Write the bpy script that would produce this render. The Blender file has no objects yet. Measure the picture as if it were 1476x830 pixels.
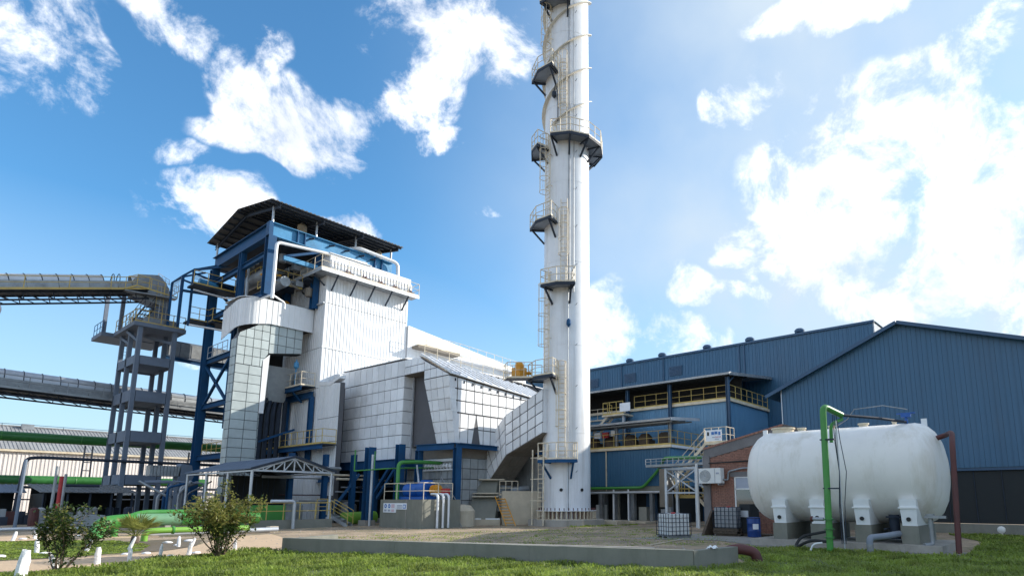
import bpy, bmesh, math, random
import numpy as np
from mathutils import Vector, Matrix, noise
random.seed(7)
R = math.radians
sc = bpy.context.scene
COL = sc.collection
# ------------------------------------------------------------------ camera
TH, PITCH = R(39.7), R(9.67)
cam_d = bpy.data.cameras.new('camera'); cam = bpy.data.objects.new('camera', cam_d); COL.objects.link(cam)
cam.location = (0, 0, 1.7)
fwd = Vector((math.cos(TH)*math.cos(PITCH), math.sin(TH)*math.cos(PITCH), math.sin(PITCH)))
cam.rotation_euler = fwd.to_track_quat('-Z', 'Y').to_euler()
cam_d.sensor_width = 36; cam_d.lens = 36*868/1476
cam_d.shift_x = -(825-738)/1476; cam_d.shift_y = (572-415)/1476
cam_d.clip_end = 6000; cam_d.clip_start = .1
sc.camera = cam
# ------------------------------------------------------------------ light
SUN_EL = R(25); SUN_DIR = Vector((.863*math.cos(SUN_EL), -.505*math.cos(SUN_EL), math.sin(SUN_EL))).normalized()
sun_d = bpy.data.lights.new('sun', 'SUN'); sun_d.energy = 3.7; sun_d.angle = R(.5); sun_d.color = (1, .93, .82)
sun = bpy.data.objects.new('sun', sun_d); COL.objects.link(sun)
sun.rotation_euler = SUN_DIR.to_track_quat('Z', 'Y').to_euler(); sun.location = (60, -40, 60)
sc.view_settings.view_transform = 'Standard'; sc.view_settings.look = 'None'
sc.view_settings.exposure = 0.85; sc.view_settings.gamma = 1
CLOUDS=[
(0.0607,0.8534,0.5177,0.9977,-0.0392,-0.0549,-0.1471,0.519,-0.842,0.05,0.0729,1.2),
(0.1138,0.8624,0.4933,0.9261,0.0861,-0.3672,-0.2997,0.5015,-0.8116,0.0412,0.0246,0.95),
(0.1733,0.7933,0.5836,0.9161,-0.3483,0.1985,0.0871,0.5763,-0.8126,0.0517,0.0296,0.85),
(0.2691,0.7958,0.5425,0.8429,-0.4683,0.265,0.2641,0.4789,-0.8372,0.0371,0.0502,0.8),
(0.3127,0.7896,0.528,0.949,-0.2721,-0.159,-0.0971,0.5776,-0.8106,0.0682,0.0559,0.95),
(0.3534,0.7976,0.4888,0.8906,-0.4474,0.0815,0.1484,0.4659,-0.8723,0.1065,0.0263,0.8),
(0.3933,0.7438,0.5404,0.9177,-0.2936,-0.2678,-0.137,0.6266,-0.7672,0.0435,0.034,0.7),
(0.2275,0.8572,0.462,0.8807,-0.3848,0.2761,0.2173,0.4158,-0.8831,0.0352,0.0155,0.55),
(0.2815,0.874,0.396,0.9501,-0.3119,0.0079,0.0362,0.4005,-0.9156,0.0729,0.0473,1.1),
(0.231,0.8798,0.4155,0.9164,-0.0556,-0.3963,-0.2779,0.4669,-0.8395,0.0296,0.0165,0.5),
(0.4203,0.813,0.4029,0.9064,-0.3798,-0.1849,-0.0488,0.4611,-0.886,0.0658,0.0226,0.75),
(0.4591,0.6147,0.6414,0.7321,-0.6713,0.1156,0.419,0.4847,-0.7678,0.0956,0.0629,1.1),
(0.4684,0.6703,0.5756,0.5813,-0.7258,0.3677,0.6454,0.1827,-0.7417,0.0704,0.0486,1),
(0.5131,0.6763,0.5285,0.7504,-0.653,0.1024,0.3508,0.3942,-0.8495,0.0511,0.0212,0.7),
(0.5298,0.5766,0.622,0.4123,-0.8173,0.4025,0.7703,-0.0244,-0.6372,0.0544,0.0354,0.6),
(0.2932,0.7485,0.5948,0.4046,-0.6625,0.6304,0.8663,0.0528,-0.4966,0.0229,0.0218,0.45),
(0.5763,0.68,0.4532,0.7355,-0.6739,0.0699,0.3148,0.324,-0.8921,0.0172,0.0052,0.5),
(0.2926,0.9378,0.1868,0.93,-0.2363,-0.2814,-0.14,0.2328,-0.9624,0.015,0.0077,0.6),
(0.7548,0.1639,0.6352,0.3944,-0.8861,-0.2433,0.5976,0.2219,-0.7704,0.1009,0.0217,1),
(0.8431,0.0579,0.5347,0.2541,-0.9179,-0.3048,0.5213,0.1438,-0.8412,0.0497,0.0483,1.15),
(0.768,0.3002,0.5658,0.1676,-0.9478,0.2714,0.6317,-0.2272,-0.7412,0.0519,0.0388,1.05),
(0.8691,0.1013,0.4841,0.379,-0.7617,-0.5256,0.3828,0.4768,-0.7913,0.1399,0.0807,1.1),
(0.89,0.1796,0.4192,0.2815,-0.9383,-0.2007,0.391,0.1635,-0.9058,0.1693,0.1141,1.15),
(0.8767,0.2852,0.3873,0.2208,-0.9551,0.1975,0.434,-0.1333,-0.891,0.067,0.0313,0.7),
(0.8419,0.3692,0.3937,0.1667,-0.8739,0.4566,0.5134,-0.3361,-0.7896,0.0405,0.028,0.8),
(0.8226,0.4515,0.3456,0.5598,-0.7384,-0.376,0.0974,0.4828,-0.8703,0.0465,0.0282,0.85),
(0.875,0.3529,0.3314,0.402,-0.9101,-0.1003,0.2851,0.171,-0.9431,0.0622,0.015,0.7),
(0.7743,0.5613,0.2922,0.5892,-0.8078,-0.0192,0.2278,0.1789,-0.9571,0.0705,0.0679,1.1),
(0.8283,0.4891,0.2732,0.5451,-0.8117,-0.2096,0.1267,0.3065,-0.9434,0.0897,0.0337,0.95),
(0.9295,0.0571,0.3643,0.0402,-0.998,0.0485,0.3661,-0.0912,-0.9261,0.0817,0.0737,1.1),
(0.9355,0.162,0.314,0.2208,-0.9605,-0.1692,0.2915,0.1367,-0.9468,0.1663,0.0511,1.1),
(0.9632,0.0468,0.2649,0.0974,-0.9772,-0.1887,0.256,0.1143,-0.9599,0.0678,0.0368,0.9),
(0.8487,0.24,0.4714,0.1944,-0.9709,0.1396,0.5056,-0.1201,-0.8544,0.0539,0.0198,0.6),
]
PLUME=((0.6998,0.4392,0.5633),(0.6207,-0.0749,-0.7805),(-0.3008,0.8965,-0.3253))
VEIL_DIR=(0.9058,0.0493,0.4209)
SKY_TINT=(.64,1.10,1.24,1); SKY_K=.112
w = bpy.data.worlds.new('World'); sc.world = w; w.use_nodes = True
w.cycles.sampling_method = 'MANUAL'; w.cycles.sample_map_resolution = 512
def world():
    nt = w.node_tree; N = nt.nodes; L = nt.links; N.clear()
    def nd(t, **k):
        n = N.new(t)
        for a, b in k.items(): setattr(n, a, b)
        return n
    def math_(op, a, b=None, c=None, clamp=False):
        n = nd('ShaderNodeMath', operation=op, use_clamp=clamp)
        for i, q in enumerate((a, b, c)):
            if q is None: continue
            if isinstance(q, (int, float)): n.inputs[i].default_value = q
            else: L.new(q, n.inputs[i])
        return n.outputs[0]
    def dot(v, c):
        n = nd('ShaderNodeVectorMath', operation='DOT_PRODUCT'); L.new(v, n.inputs[0]); n.inputs[1].default_value = c
        return n.outputs['Value']
    sky = nd('ShaderNodeTexSky', sky_type='NISHITA', sun_disc=False)
    sky.sun_elevation = SUN_EL; sky.sun_rotation = math.atan2(SUN_DIR.x, SUN_DIR.y)
    sky.air_density = 1.0; sky.dust_density = .6; sky.ozone_density = 3.0
    tc = nd('ShaderNodeTexCoord'); D = tc.outputs['Generated']
    n1 = nd('ShaderNodeTexNoise'); n1.inputs['Scale'].default_value = 9; n1.inputs['Detail'].default_value = 12; n1.inputs['Roughness'].default_value = .66
    n1.inputs['Distortion'].default_value = .25
    L.new(D, n1.inputs['Vector'])
    n0 = nd('ShaderNodeTexNoise'); n0.inputs['Scale'].default_value = 7.; n0.inputs['Detail'].default_value = 3
    L.new(D, n0.inputs['Vector'])
    vs = nd('ShaderNodeVectorMath', operation='SUBTRACT'); L.new(n0.outputs['Color'], vs.inputs[0]); vs.inputs[1].default_value = (.5,)*3
    vm = nd('ShaderNodeVectorMath', operation='SCALE'); L.new(vs.outputs[0], vm.inputs[0]); vm.inputs['Scale'].default_value = .11
    va = nd('ShaderNodeVectorMath', operation='ADD'); L.new(vm.outputs[0], va.inputs[0]); L.new(D, va.inputs[1])
    W = va.outputs[0]
    acc = None
    for b in CLOUDS:
        c, u, v, ru, rv, a = b[0:3], b[3:6], b[6:9], b[9]*1.35, b[10]*1.35, b[11]
        du = math_('MULTIPLY', dot(W, u), 1/ru); dv = math_('MULTIPLY', dot(W, v), 1/rv)
        p = math_('ADD', math_('MULTIPLY', du, du), math_('MULTIPLY', dv, dv))
        # p is measured from the cloud's own centre: subtract the centre's projection (zero by construction)
        fr = math_('MULTIPLY', math_('GREATER_THAN', dot(D, c), .3), a)
        q = math_('MULTIPLY', math_('SUBTRACT', 1., p, clamp=True), fr)
        acc = q if acc is None else math_('MAXIMUM', acc, q)
    # open sky outside the modelled bank of clouds: ordinary broken cumulus
    ng = nd('ShaderNodeTexNoise'); ng.inputs['Scale'].default_value = 2.2; ng.inputs['Detail'].default_value = 4; L.new(D, ng.inputs['Vector'])
    gen = math_('MULTIPLY', math_('SUBTRACT', ng.outputs[0], .42, clamp=True), 5.5)
    away = math_('SUBTRACT', 1., math_('MULTIPLY', math_('SUBTRACT', dot(D, tuple(fwd)), .60, clamp=True), 8, clamp=True))
    acc = math_('MAXIMUM', acc, math_('MULTIPLY', gen, away))
    dens = math_('ADD', acc, math_('MULTIPLY', math_('SUBTRACT', n1.outputs[0], .515), 6.0))
    dens = math_('MULTIPLY', dens, math_('MULTIPLY', acc, 4, clamp=True))
    mr = nd('ShaderNodeMapRange', interpolation_type='SMOOTHSTEP'); L.new(dens, mr.inputs[0])
    mr.inputs[1].default_value = .05; mr.inputs[2].default_value = 1.4; mr.inputs[3].default_value = 0; mr.inputs[4].default_value = .97
    alpha = mr.outputs[0]
    # thin veil toward the sun and low down, and the faint stack plume
    n2 = nd('ShaderNodeTexNoise'); n2.inputs['Scale'].default_value = 3.; n2.inputs['Detail'].default_value = 6; L.new(D, n2.inputs['Vector'])
    veil = math_('MULTIPLY', math_('SUBTRACT', dot(D, VEIL_DIR), .60, clamp=True), 3.0, clamp=True)
    veil = math_('MULTIPLY', veil, veil)
    veil = math_('MULTIPLY', veil, math_('MULTIPLY', n2.outputs[0], 1.75, clamp=True))
    sep = nd('ShaderNodeSeparateXYZ'); L.new(D, sep.inputs[0])
    low = math_('SUBTRACT', 1., math_('MULTIPLY', sep.outputs[2], 2.6), clamp=True)
    low = math_('MULTIPLY', low, .85)
    pl_u = math_('MULTIPLY', dot(W, PLUME[1]), 1/.30); pl_v = math_('MULTIPLY', dot(W, PLUME[2]), 1/.085)
    plume = math_('SUBTRACT', 1., math_('ADD', math_('MULTIPLY', pl_u, pl_u), math_('MULTIPLY', pl_v, pl_v)), clamp=True)
    plume = math_('MULTIPLY', math_('MULTIPLY', plume, n2.outputs[0]), .75)
    plume = math_('MULTIPLY', plume, math_('GREATER_THAN', dot(D, PLUME[0]), .3))
    thin = math_('MAXIMUM', math_('MAXIMUM', veil, low), plume)
    # cloud colour: white tops, soft blue-grey hearts
    cr = nd('ShaderNodeValToRGB'); cr.color_ramp.elements[0].position = .42; cr.color_ramp.elements[0].color = (1.0, .99, .985, 1)
    cr.color_ramp.elements[1].position = .75; cr.color_ramp.elements[1].color = (.50, .53, .58, 1)
    n3 = nd('ShaderNodeTexNoise'); n3.inputs['Scale'].default_value = 4.; n3.inputs['Detail'].default_value = 7; L.new(W, n3.inputs['Vector'])
    L.new(math_('ADD', math_('MULTIPLY', n3.outputs[0], .95), math_('MULTIPLY', dens, .05)), cr.inputs[0])
    tint = nd('ShaderNodeMix', data_type='RGBA', blend_type='MULTIPLY'); tint.inputs[0].default_value = 1
    L.new(sky.outputs[0], tint.inputs[6]); tint.inputs[7].default_value = SKY_TINT
    sc_ = nd('ShaderNodeVectorMath', operation='SCALE'); L.new(tint.outputs[2], sc_.inputs[0]); sc_.inputs['Scale'].default_value = SKY_K
    m1 = nd('ShaderNodeMix', data_type='RGBA'); L.new(thin, m1.inputs[0]); L.new(sc_.outputs[0], m1.inputs[6]); m1.inputs[7].default_value = (.39, .465, .54, 1)
    m2 = nd('ShaderNodeMix', data_type='RGBA'); L.new(alpha, m2.inputs[0]); L.new(m1.outputs[2], m2.inputs[6]); L.new(cr.outputs[0], m2.inputs[7])
    up = nd('ShaderNodeVectorMath', operation='SCALE'); L.new(m2.outputs[2], up.inputs[0]); up.inputs['Scale'].default_value = 10
    bg = nd('ShaderNodeBackground'); bg.inputs['Strength'].default_value = .1; L.new(up.outputs[0], bg.inputs[0])
    out = nd('ShaderNodeOutputWorld'); L.new(bg.outputs[0], out.inputs[0])
world()
# ------------------------------------------------------------------ materials
def mat(name, col, rough=.6, metal=0., vary=.12, scale=1.5, dirt=None, dirt_amt=.3, dirt_scale=(.6, .6, .6), bump=0., bump_scale=30, rnd=0., spec=.5, coat=0):
    m = bpy.data.materials.new(name); m.use_nodes = True; nt = m.node_tree; N = nt.nodes; L = nt.links
    b = N['Principled BSDF']; b.inputs['Roughness'].default_value = rough; b.inputs['Metallic'].default_value = metal
    b.inputs['Specular IOR Level'].default_value = spec; b.inputs['Coat Weight'].default_value = coat
    geo = N.new('ShaderNodeNewGeometry')
    ns = N.new('ShaderNodeTexNoise'); ns.inputs['Scale'].default_value = scale; ns.inputs['Detail'].default_value = 8; ns.inputs['Roughness'].default_value = .65
    L.new(geo.outputs['Position'], ns.inputs['Vector'])
    hsv = N.new('ShaderNodeHueSaturation'); hsv.inputs['Color'].default_value = (*col, 1)
    mr = N.new('ShaderNodeMapRange'); mr.inputs[1].default_value = .3; mr.inputs[2].default_value = .7; mr.inputs[3].default_value = 1-vary; mr.inputs[4].default_value = 1+vary
    L.new(ns.outputs[0], mr.inputs[0])
    val = mr.outputs[0]
    if rnd:
        oi = N.new('ShaderNodeObjectInfo'); m2 = N.new('ShaderNodeMapRange'); m2.inputs[3].default_value = 1-rnd; m2.inputs[4].default_value = 1+rnd*.6
        L.new(oi.outputs['Random'], m2.inputs[0]); mm = N.new('ShaderNodeMath'); mm.operation = 'MULTIPLY'
        L.new(val, mm.inputs[0]); L.new(m2.outputs[0], mm.inputs[1]); val = mm.outputs[0]
    L.new(val, hsv.inputs['Value'])
    out = hsv.outputs[0]
    if dirt:
        mp = N.new('ShaderNodeMapping'); mp.inputs['Scale'].default_value = dirt_scale; L.new(geo.outputs['Position'], mp.inputs[0])
        n2 = N.new('ShaderNodeTexNoise'); n2.inputs['Scale'].default_value = 1; n2.inputs['Detail'].default_value = 9; n2.inputs['Roughness'].default_value = .7
        L.new(mp.outputs[0], n2.inputs['Vector'])
        r2 = N.new('ShaderNodeMapRange'); r2.inputs[1].default_value = .5; r2.inputs[2].default_value = .72; r2.inputs[4].default_value = dirt_amt
        L.new(n2.outputs[0], r2.inputs[0])
        mx = N.new('ShaderNodeMix'); mx.data_type = 'RGBA'; L.new(r2.outputs[0], mx.inputs[0]); L.new(out, mx.inputs[6]); mx.inputs[7].default_value = (*dirt, 1)
        out = mx.outputs[2]
    L.new(out, b.inputs['Base Color'])
    rr = N.new('ShaderNodeMapRange'); rr.inputs[3].default_value = max(.05, rough-.12); rr.inputs[4].default_value = min(1, rough+.12); L.new(ns.outputs[0], rr.inputs[0]); L.new(rr.outputs[0], b.inputs['Roughness'])
    if bump:
        n3 = N.new('ShaderNodeTexNoise'); n3.inputs['Scale'].default_value = bump_scale; n3.inputs['Detail'].default_value = 6; L.new(geo.outputs['Position'], n3.inputs['Vector'])
        bp = N.new('ShaderNodeBump'); bp.inputs['Strength'].default_value = bump; bp.inputs['Distance'].default_value = .03
        L.new(n3.outputs[0], bp.inputs['Height']); L.new(bp.outputs[0], b.inputs['Normal'])
    return m
ST = (1.6, 1.6, .12)     # vertical streaks
M = dict(
 white=mat('white_sheet', (.74, .755, .775), .45, vary=.04, dirt=(.50, .48, .45), dirt_amt=.25, dirt_scale=ST, rnd=.05),
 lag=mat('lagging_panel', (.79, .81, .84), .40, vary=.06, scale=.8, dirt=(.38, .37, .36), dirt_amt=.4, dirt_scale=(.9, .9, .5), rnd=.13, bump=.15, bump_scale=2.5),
 laggreen=mat('duct_lagging_panel', (.40, .455, .46), .42, vary=.08, dirt=(.25, .28, .28), dirt_amt=.4, dirt_scale=(.8, .8, .3), rnd=.12, bump=.15, bump_scale=2.5),
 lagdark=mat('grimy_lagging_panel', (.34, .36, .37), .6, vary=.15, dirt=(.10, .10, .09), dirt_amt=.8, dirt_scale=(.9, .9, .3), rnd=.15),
 joint=mat('panel_joint', (.10, .10, .11), .7),
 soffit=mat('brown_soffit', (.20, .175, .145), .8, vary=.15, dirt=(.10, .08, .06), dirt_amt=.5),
 stack=mat('stack_paint', (.74, .76, .79), .38, vary=.05, dirt=(.40, .38, .36), dirt_amt=.6, dirt_scale=(1.6, 1.6, .09), bump=.05, bump_scale=1.2),
 strake=mat('strake_paint', (.62, .58, .50), .55, vary=.12, dirt=(.40, .30, .20), dirt_amt=.5),
 blue=mat('blue_steel', (.012, .070, .175), .6, spec=.2, vary=.15, dirt=(.04, .05, .07), dirt_amt=.4),
 girder=mat('girder_blue', (.05, .24, .45), .4, vary=.12, dirt=(.04, .10, .18), dirt_amt=.4),
 dsteel=mat('dark_steel', (.032, .042, .062), .6, spec=.2, vary=.2),
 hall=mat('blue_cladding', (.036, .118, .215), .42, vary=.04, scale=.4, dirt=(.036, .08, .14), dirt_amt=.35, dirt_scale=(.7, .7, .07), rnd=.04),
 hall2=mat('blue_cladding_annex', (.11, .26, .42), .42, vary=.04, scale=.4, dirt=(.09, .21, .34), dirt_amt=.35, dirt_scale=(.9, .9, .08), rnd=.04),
 halltrim=mat('blue_trim', (.03, .08, .155), .45),
 yellow=mat('yellow_rail', (.52, .38, .11), .5, vary=.15, dirt=(.30, .16, .06), dirt_amt=.5),
 cream=mat('cream_rail', (.66, .58, .44), .5, vary=.15, dirt=(.38, .24, .14), dirt_amt=.6, dirt_scale=(2, 2, 2)),
 galv=mat('galvanised_steel', (.50, .53, .57), .40, metal=.35, vary=.12, dirt=(.25, .25, .25), dirt_amt=.3),
 galvdark=mat('weathered_galvanised', (.30, .32, .34), .45, metal=.4, vary=.22, dirt=(.12, .11, .10), dirt_amt=.6, dirt_scale=(.8, .8, .8), rnd=.12),
 hood=mat('silver_hood', (.46, .49, .52), .38, metal=.5, vary=.1, dirt=(.25, .26, .27), dirt_amt=.4, rnd=.08),
 grate=mat('grating', (.20, .23, .28), .7),
 pipe=mat('silver_pipe', (.72, .74, .77), .35, metal=.2, vary=.08),
 roofsheet=mat('roof_sheet', (.14, .145, .15), .6, vary=.2, dirt=(.08, .06, .05), dirt_amt=.5, rnd=.1),
 conc=mat('concrete', (.33, .31, .28), .9, vary=.15, dirt=(.14, .135, .11), dirt_amt=.55, dirt_scale=(1.4, 1.4, .6), bump=.4, bump_scale=14),
 concblue=mat('blue_grey_concrete', (.15, .19, .255), .8, vary=.10, dirt=(.10, .12, .15), dirt_amt=.4),
 concdark=mat('olive_concrete', (.20, .20, .17), .85, vary=.12, dirt=(.10, .11, .08), dirt_amt=.5, dirt_scale=(1.2, 1.2, .3), bump=.3, bump_scale=14),
 concpale=mat('pale_concrete', (.50, .44, .34), .9, vary=.12, dirt=(.26, .22, .16), dirt_amt=.5, bump=.3, bump_scale=14),
 green=mat('green_pipe', (.05, .235, .04), .42, vary=.12, dirt=(.14, .30, .16), dirt_amt=.4, scale=.7),
 greenlime=mat('lime_pipe', (.17, .36, .045), .42, vary=.12, dirt=(.14, .30, .08), dirt_amt=.4),
 greendark=mat('dark_green_pipe', (.035, .17, .04), .42, vary=.15),
 tank=mat('tank_paint', (.74, .73, .70), .5, vary=.05, scale=.8, dirt=(.50, .47, .38), dirt_amt=.75, dirt_scale=(1.1, 1.1, .22), bump=.12, bump_scale=3),
 saddle=mat('saddle_paint', (.74, .76, .77), .5, vary=.06),
 rust=mat('rust_red_pipe', (.085, .022, .020), .6, vary=.25, dirt=(.06, .03, .03), dirt_amt=.5),
 red=mat('red_paint', (.40, .03, .03), .5),
 brick=mat('brick', (.30, .15, .11), .85, vary=.3, scale=9, dirt=(.12, .08, .07), dirt_amt=.5, dirt_scale=(3, 3, 3)),
 mortar=mat('mortar', (.17, .14, .12), .95),
 render=mat('render_band', (.17, .16, .16), .9, vary=.2, dirt=(.09, .08, .08), dirt_amt=.5),
 drum=mat('blue_plastic', (.008, .045, .20), .35, vary=.1),
 pump=mat('blue_machine_paint', (.008, .09, .36), .4, vary=.1),
 orange=mat('orange_guard', (.62, .28, .02), .5, vary=.15),
 plastic=mat('white_plastic', (.72, .75, .76), .5, vary=.05, spec=.4),
 plasticdk=mat('grey_plastic', (.30, .31, .32), .5, vary=.1),
 wood=mat('dark_wood', (.10, .075, .055), .85, vary=.3, scale=8),
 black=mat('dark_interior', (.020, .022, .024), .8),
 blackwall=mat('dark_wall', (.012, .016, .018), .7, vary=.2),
 door=mat('grey_cream_door', (.42, .41, .36), .6, vary=.1, dirt=(.22, .2, .17), dirt_amt=.5),
 acwhite=mat('appliance_white', (.68, .68, .66), .45, vary=.04),
 sign=mat('sign_white', (.75, .78, .82), .4, vary=.04),
 signblue=mat('sign_blue', (.04, .16, .45), .4), signgrey=mat('sign_grey', (.35, .38, .45), .5), signpink=mat('sign_pink', (.62, .45, .50), .5),
 whitewash=mat('whitewash', (.76, .76, .78), .85, vary=.12, scale=7, dirt=(.30, .29, .27), dirt_amt=.6, dirt_scale=(6, 6, 6), bump=.6, bump_scale=20),
 rock=mat('grey_stone', (.30, .28, .25), .9, vary=.25, scale=5, bump=.6, bump_scale=16),
 cement_sheet=mat('cement_roof_sheet', (.27, .275, .28), .8, vary=.15, dirt=(.17, .165, .16), dirt_amt=.5, rnd=.16),
 cream_wall=mat('cream_wall_sheet', (.74, .69, .66), .6, vary=.06, dirt=(.50, .45, .42), dirt_amt=.35, dirt_scale=ST, rnd=.05),
 frond=mat('palm_leaf', (.26, .27, .07), .5, vary=.35, scale=6),
 leaf=mat('shrub_leaf', (.04, .075, .016), .45, vary=.45, scale=5),
 leaf2=mat('young_leaf', (.26, .26, .07), .45, vary=.35, scale=5),
 stem=mat('shrub_stem', (.10, .07, .05), .9, vary=.2),
 grassblade=mat('grass_blade', (.24, .32, .055), .55, vary=.6, scale=1.1, dirt=(.34, .34, .10), dirt_amt=.5, dirt_scale=(.8, .8, .8)),
)
_g = 0
def glass_mat():
    m = bpy.data.materials.new('window_glass'); m.use_nodes = True; b = m.node_tree.nodes['Principled BSDF']
    b.inputs['Base Color'].default_value = (.05, .055, .05, 1); b.inputs['Roughness'].default_value = .04; b.inputs['Metallic'].default_value = 0; b.inputs['IOR'].default_value = 2.2
    return m
M['glass'] = glass_mat()
for k in ('leaf', 'leaf2', 'frond', 'grassblade'):
    b = M[k].node_tree.nodes['Principled BSDF']; b.inputs['Subsurface Weight'].default_value = 0
    nt = M[k].node_tree; tr = nt.nodes.new('ShaderNodeBsdfTranslucent'); mx = nt.nodes.new('ShaderNodeMixShader'); mx.inputs[0].default_value = .5
    src = b.inputs['Base Color'].links[0].from_socket; nt.links.new(src, tr.inputs[0]); nt.links.new(b.outputs[0], mx.inputs[1]); nt.links.new(tr.outputs[0], mx.inputs[2])
    nt.links.new(mx.outputs[0], nt.nodes['Material Output'].inputs[0])
# ------------------------------------------------------------------ helpers
WL = {}
def V(*a): return Vector(a)
def thing(name, label, cat, loc=(0, 0, 0), group=None, kind=None):
    o = bpy.data.objects.new(name, None); COL.objects.link(o); o.empty_display_size = .3
    o.location = loc; WL[o] = Vector(loc); o['label'] = label; o['category'] = cat
    if group: o['group'] = group
    return o
def tag(o, label=None, cat=None, group=None, kind=None):
    if label: o['label'] = label
    if cat: o['category'] = cat
    if group: o['group'] = group
    if kind: o['kind'] = kind
    return o
def place(o, parent, loc, rot=None):
    if parent is not None: o.parent = parent; o.location = Vector(loc)-WL[parent]
    else: o.location = loc
    WL[o] = Vector(loc)
    if rot is not None: o.rotation_euler = rot
def orth(d, up=Vector((0, 0, 1))):
    d = d.normalized()
    if abs(d.dot(up)) > .98: up = Vector((1, 0, 0))
    s = d.cross(up).normalized(); return d, s, s.cross(d).normalized()
def fillet(pts, r, n=5):
    pts = [Vector(p) for p in pts]; out = [pts[0]]
    for a, b, c in zip(pts, pts[1:], pts[2:]):
        u = (a-b); v = (c-b); rr = min(r, u.length*.49, v.length*.49); u.normalize(); v.normalize()
        p0 = b+u*rr; p1 = b+v*rr
        for k in range(n+1):
            t = k/n; out.append(p0*(1-t)**2+b*2*t*(1-t)+p1*t*t)
    return out+[pts[-1]]
class MB:
    def __init__(s): s.v = []; s.f = []
    def add(s, vs, fs):
        k = len(s.v); s.v += [tuple(v) for v in vs]; s.f += [tuple(k+i for i in f) for f in fs]; return s
    def box(s, x0, x1, y0, y1, z0, z1):
        return s.add([(x, y, z) for z in (z0, z1) for y in (y0, y1) for x in (x0, x1)], [(0, 2, 3, 1), (4, 5, 7, 6), (0, 1, 5, 4), (2, 6, 7, 3), (0, 4, 6, 2), (1, 3, 7, 5)])
    def beam(s, p, q, w, h=None, up=Vector((0, 0, 1))):
        p = Vector(p); q = Vector(q); h = w if h is None else h; d, a, b = orth(q-p, up)
        vs = [o+a*i*w/2+b*j*h/2 for o in (p, q) for i, j in ((-1, -1), (1, -1), (1, 1), (-1, 1))]
        return s.add(vs, [(0, 3, 2, 1), (4, 5, 6, 7), (0, 1, 5, 4), (1, 2, 6, 5), (2, 3, 7, 6), (3, 0, 4, 7)])
    def ibeam(s, p, q, w, h, t=.03, up=Vector((0, 0, 1))):
        p = Vector(p); q = Vector(q); d, a, b = orth(q-p, up)
        s.beam(p, q, t, h-2*t-.004, up)
        for k in (-1, 1): s.beam(p+b*k*(h/2-t/2), q+b*k*(h/2-t/2), w, t, up)
        return s
    def tube(s, pts, r, n=8, caps=True):
        pts = [Vector(p) for p in pts]; k = len(s.v); m = len(pts); up = None
        for i, p in enumerate(pts):
            t = ((pts[i+1]-p).normalized() if i < m-1 else Vector((0, 0, 0)))+((p-pts[i-1]).normalized() if i else Vector((0, 0, 0)))
            t.normalize()
            if up is None: _, a, _b = orth(t); b = t.cross(a)
            else:
                a = up-t*up.dot(t); a.normalize(); b = t.cross(a)
            up = a; rr = r[i] if isinstance(r, (list, tuple)) else r
            s.v += [tuple(p+(a*math.cos(2*math.pi*j/n)+b*math.sin(2*math.pi*j/n))*rr) for j in range(n)]
        for i in range(m-1):
            for j in range(n):
                j2 = (j+1) % n; s.f.append((k+i*n+j, k+i*n+j2, k+(i+1)*n+j2, k+(i+1)*n+j))
        if caps: s.f.append(tuple(k+j for j in reversed(range(n)))); s.f.append(tuple(k+(m-1)*n+j for j in range(n)))
        return s
    def prism(s, poly, ext):
        poly = [Vector(p) for p in poly]; e = Vector(ext); n = len(poly)
        nrm = Vector((0, 0, 0))
        for i in range(n): nrm += poly[i].cross(poly[(i+1) % n])
        if nrm.dot(e) < 0: poly = poly[::-1]
        return s.add(poly+[p+e for p in poly], [tuple(reversed(range(n))), tuple(range(n, 2*n))]+[(i, (i+1) % n, n+(i+1) % n, n+i) for i in range(n)])
    def lathe(s, c, prof, n=24, axis=Vector((0, 0, 1))):
        c = Vector(c); d, a, b = orth(axis); b = d.cross(a); k = len(s.v)
        for r, h in prof: s.v += [tuple(c+d*h+(a*math.cos(2*math.pi*j/n)+b*math.sin(2*math.pi*j/n))*max(r, 1e-4)) for j in range(n)]
        for i in range(len(prof)-1):
            for j in range(n):
                j2 = (j+1) % n; s.f.append((k+i*n+j, k+i*n+j2, k+(i+1)*n+j2, k+(i+1)*n+j))
        s.f.append(tuple(k+j for j in reversed(range(n)))); s.f.append(tuple(k+(len(prof)-1)*n+j for j in range(n)))
        return s
    def build(s, name, m, parent=None, smooth=False):
        a = np.array(s.v, dtype=float); lo = a.min(0); hi = a.max(0); o_ = Vector(((lo[0]+hi[0])/2, (lo[1]+hi[1])/2, lo[2]))
        me = bpy.data.meshes.new(name); me.from_pydata([tuple(Vector(v)-o_) for v in s.v], [], s.f); me.update()
        me.materials.append(M[m] if isinstance(m, str) else m)
        if smooth:
            me.polygons.foreach_set('use_smooth', [True]*len(me.polygons))
            try: me.set_sharp_from_angle(angle=R(38))
            except Exception: pass
        ob = bpy.data.objects.new(name, me); COL.objects.link(ob); place(ob, parent, o_); return ob
def box(name, m, parent, *a): return MB().box(*a).build(name, m, parent)
def clip(poly, u0, u1, v0, v1):
    for ax, lim, sg in ((0, u0, 1), (0, u1, -1), (1, v0, 1), (1, v1, -1)):
        out = []
        for i in range(len(poly)):
            p = poly[i]; q = poly[(i+1) % len(poly)]; dp = (p[ax]-lim)*sg; dq = (q[ax]-lim)*sg
            if dp >= 0: out.append(p)
            if (dp > 0 > dq) or (dp < 0 < dq):
                t = dp/(dp-dq); out.append((p[0]+(q[0]-p[0])*t, p[1]+(q[1]-p[1])*t))
        poly = out
        if len(poly) < 3: return []
    return poly
def area(p): return abs(sum(p[i][0]*p[(i+1) % len(p)][1]-p[(i+1) % len(p)][0]*p[i][1] for i in range(len(p))))/2
SHARE = {}
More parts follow.
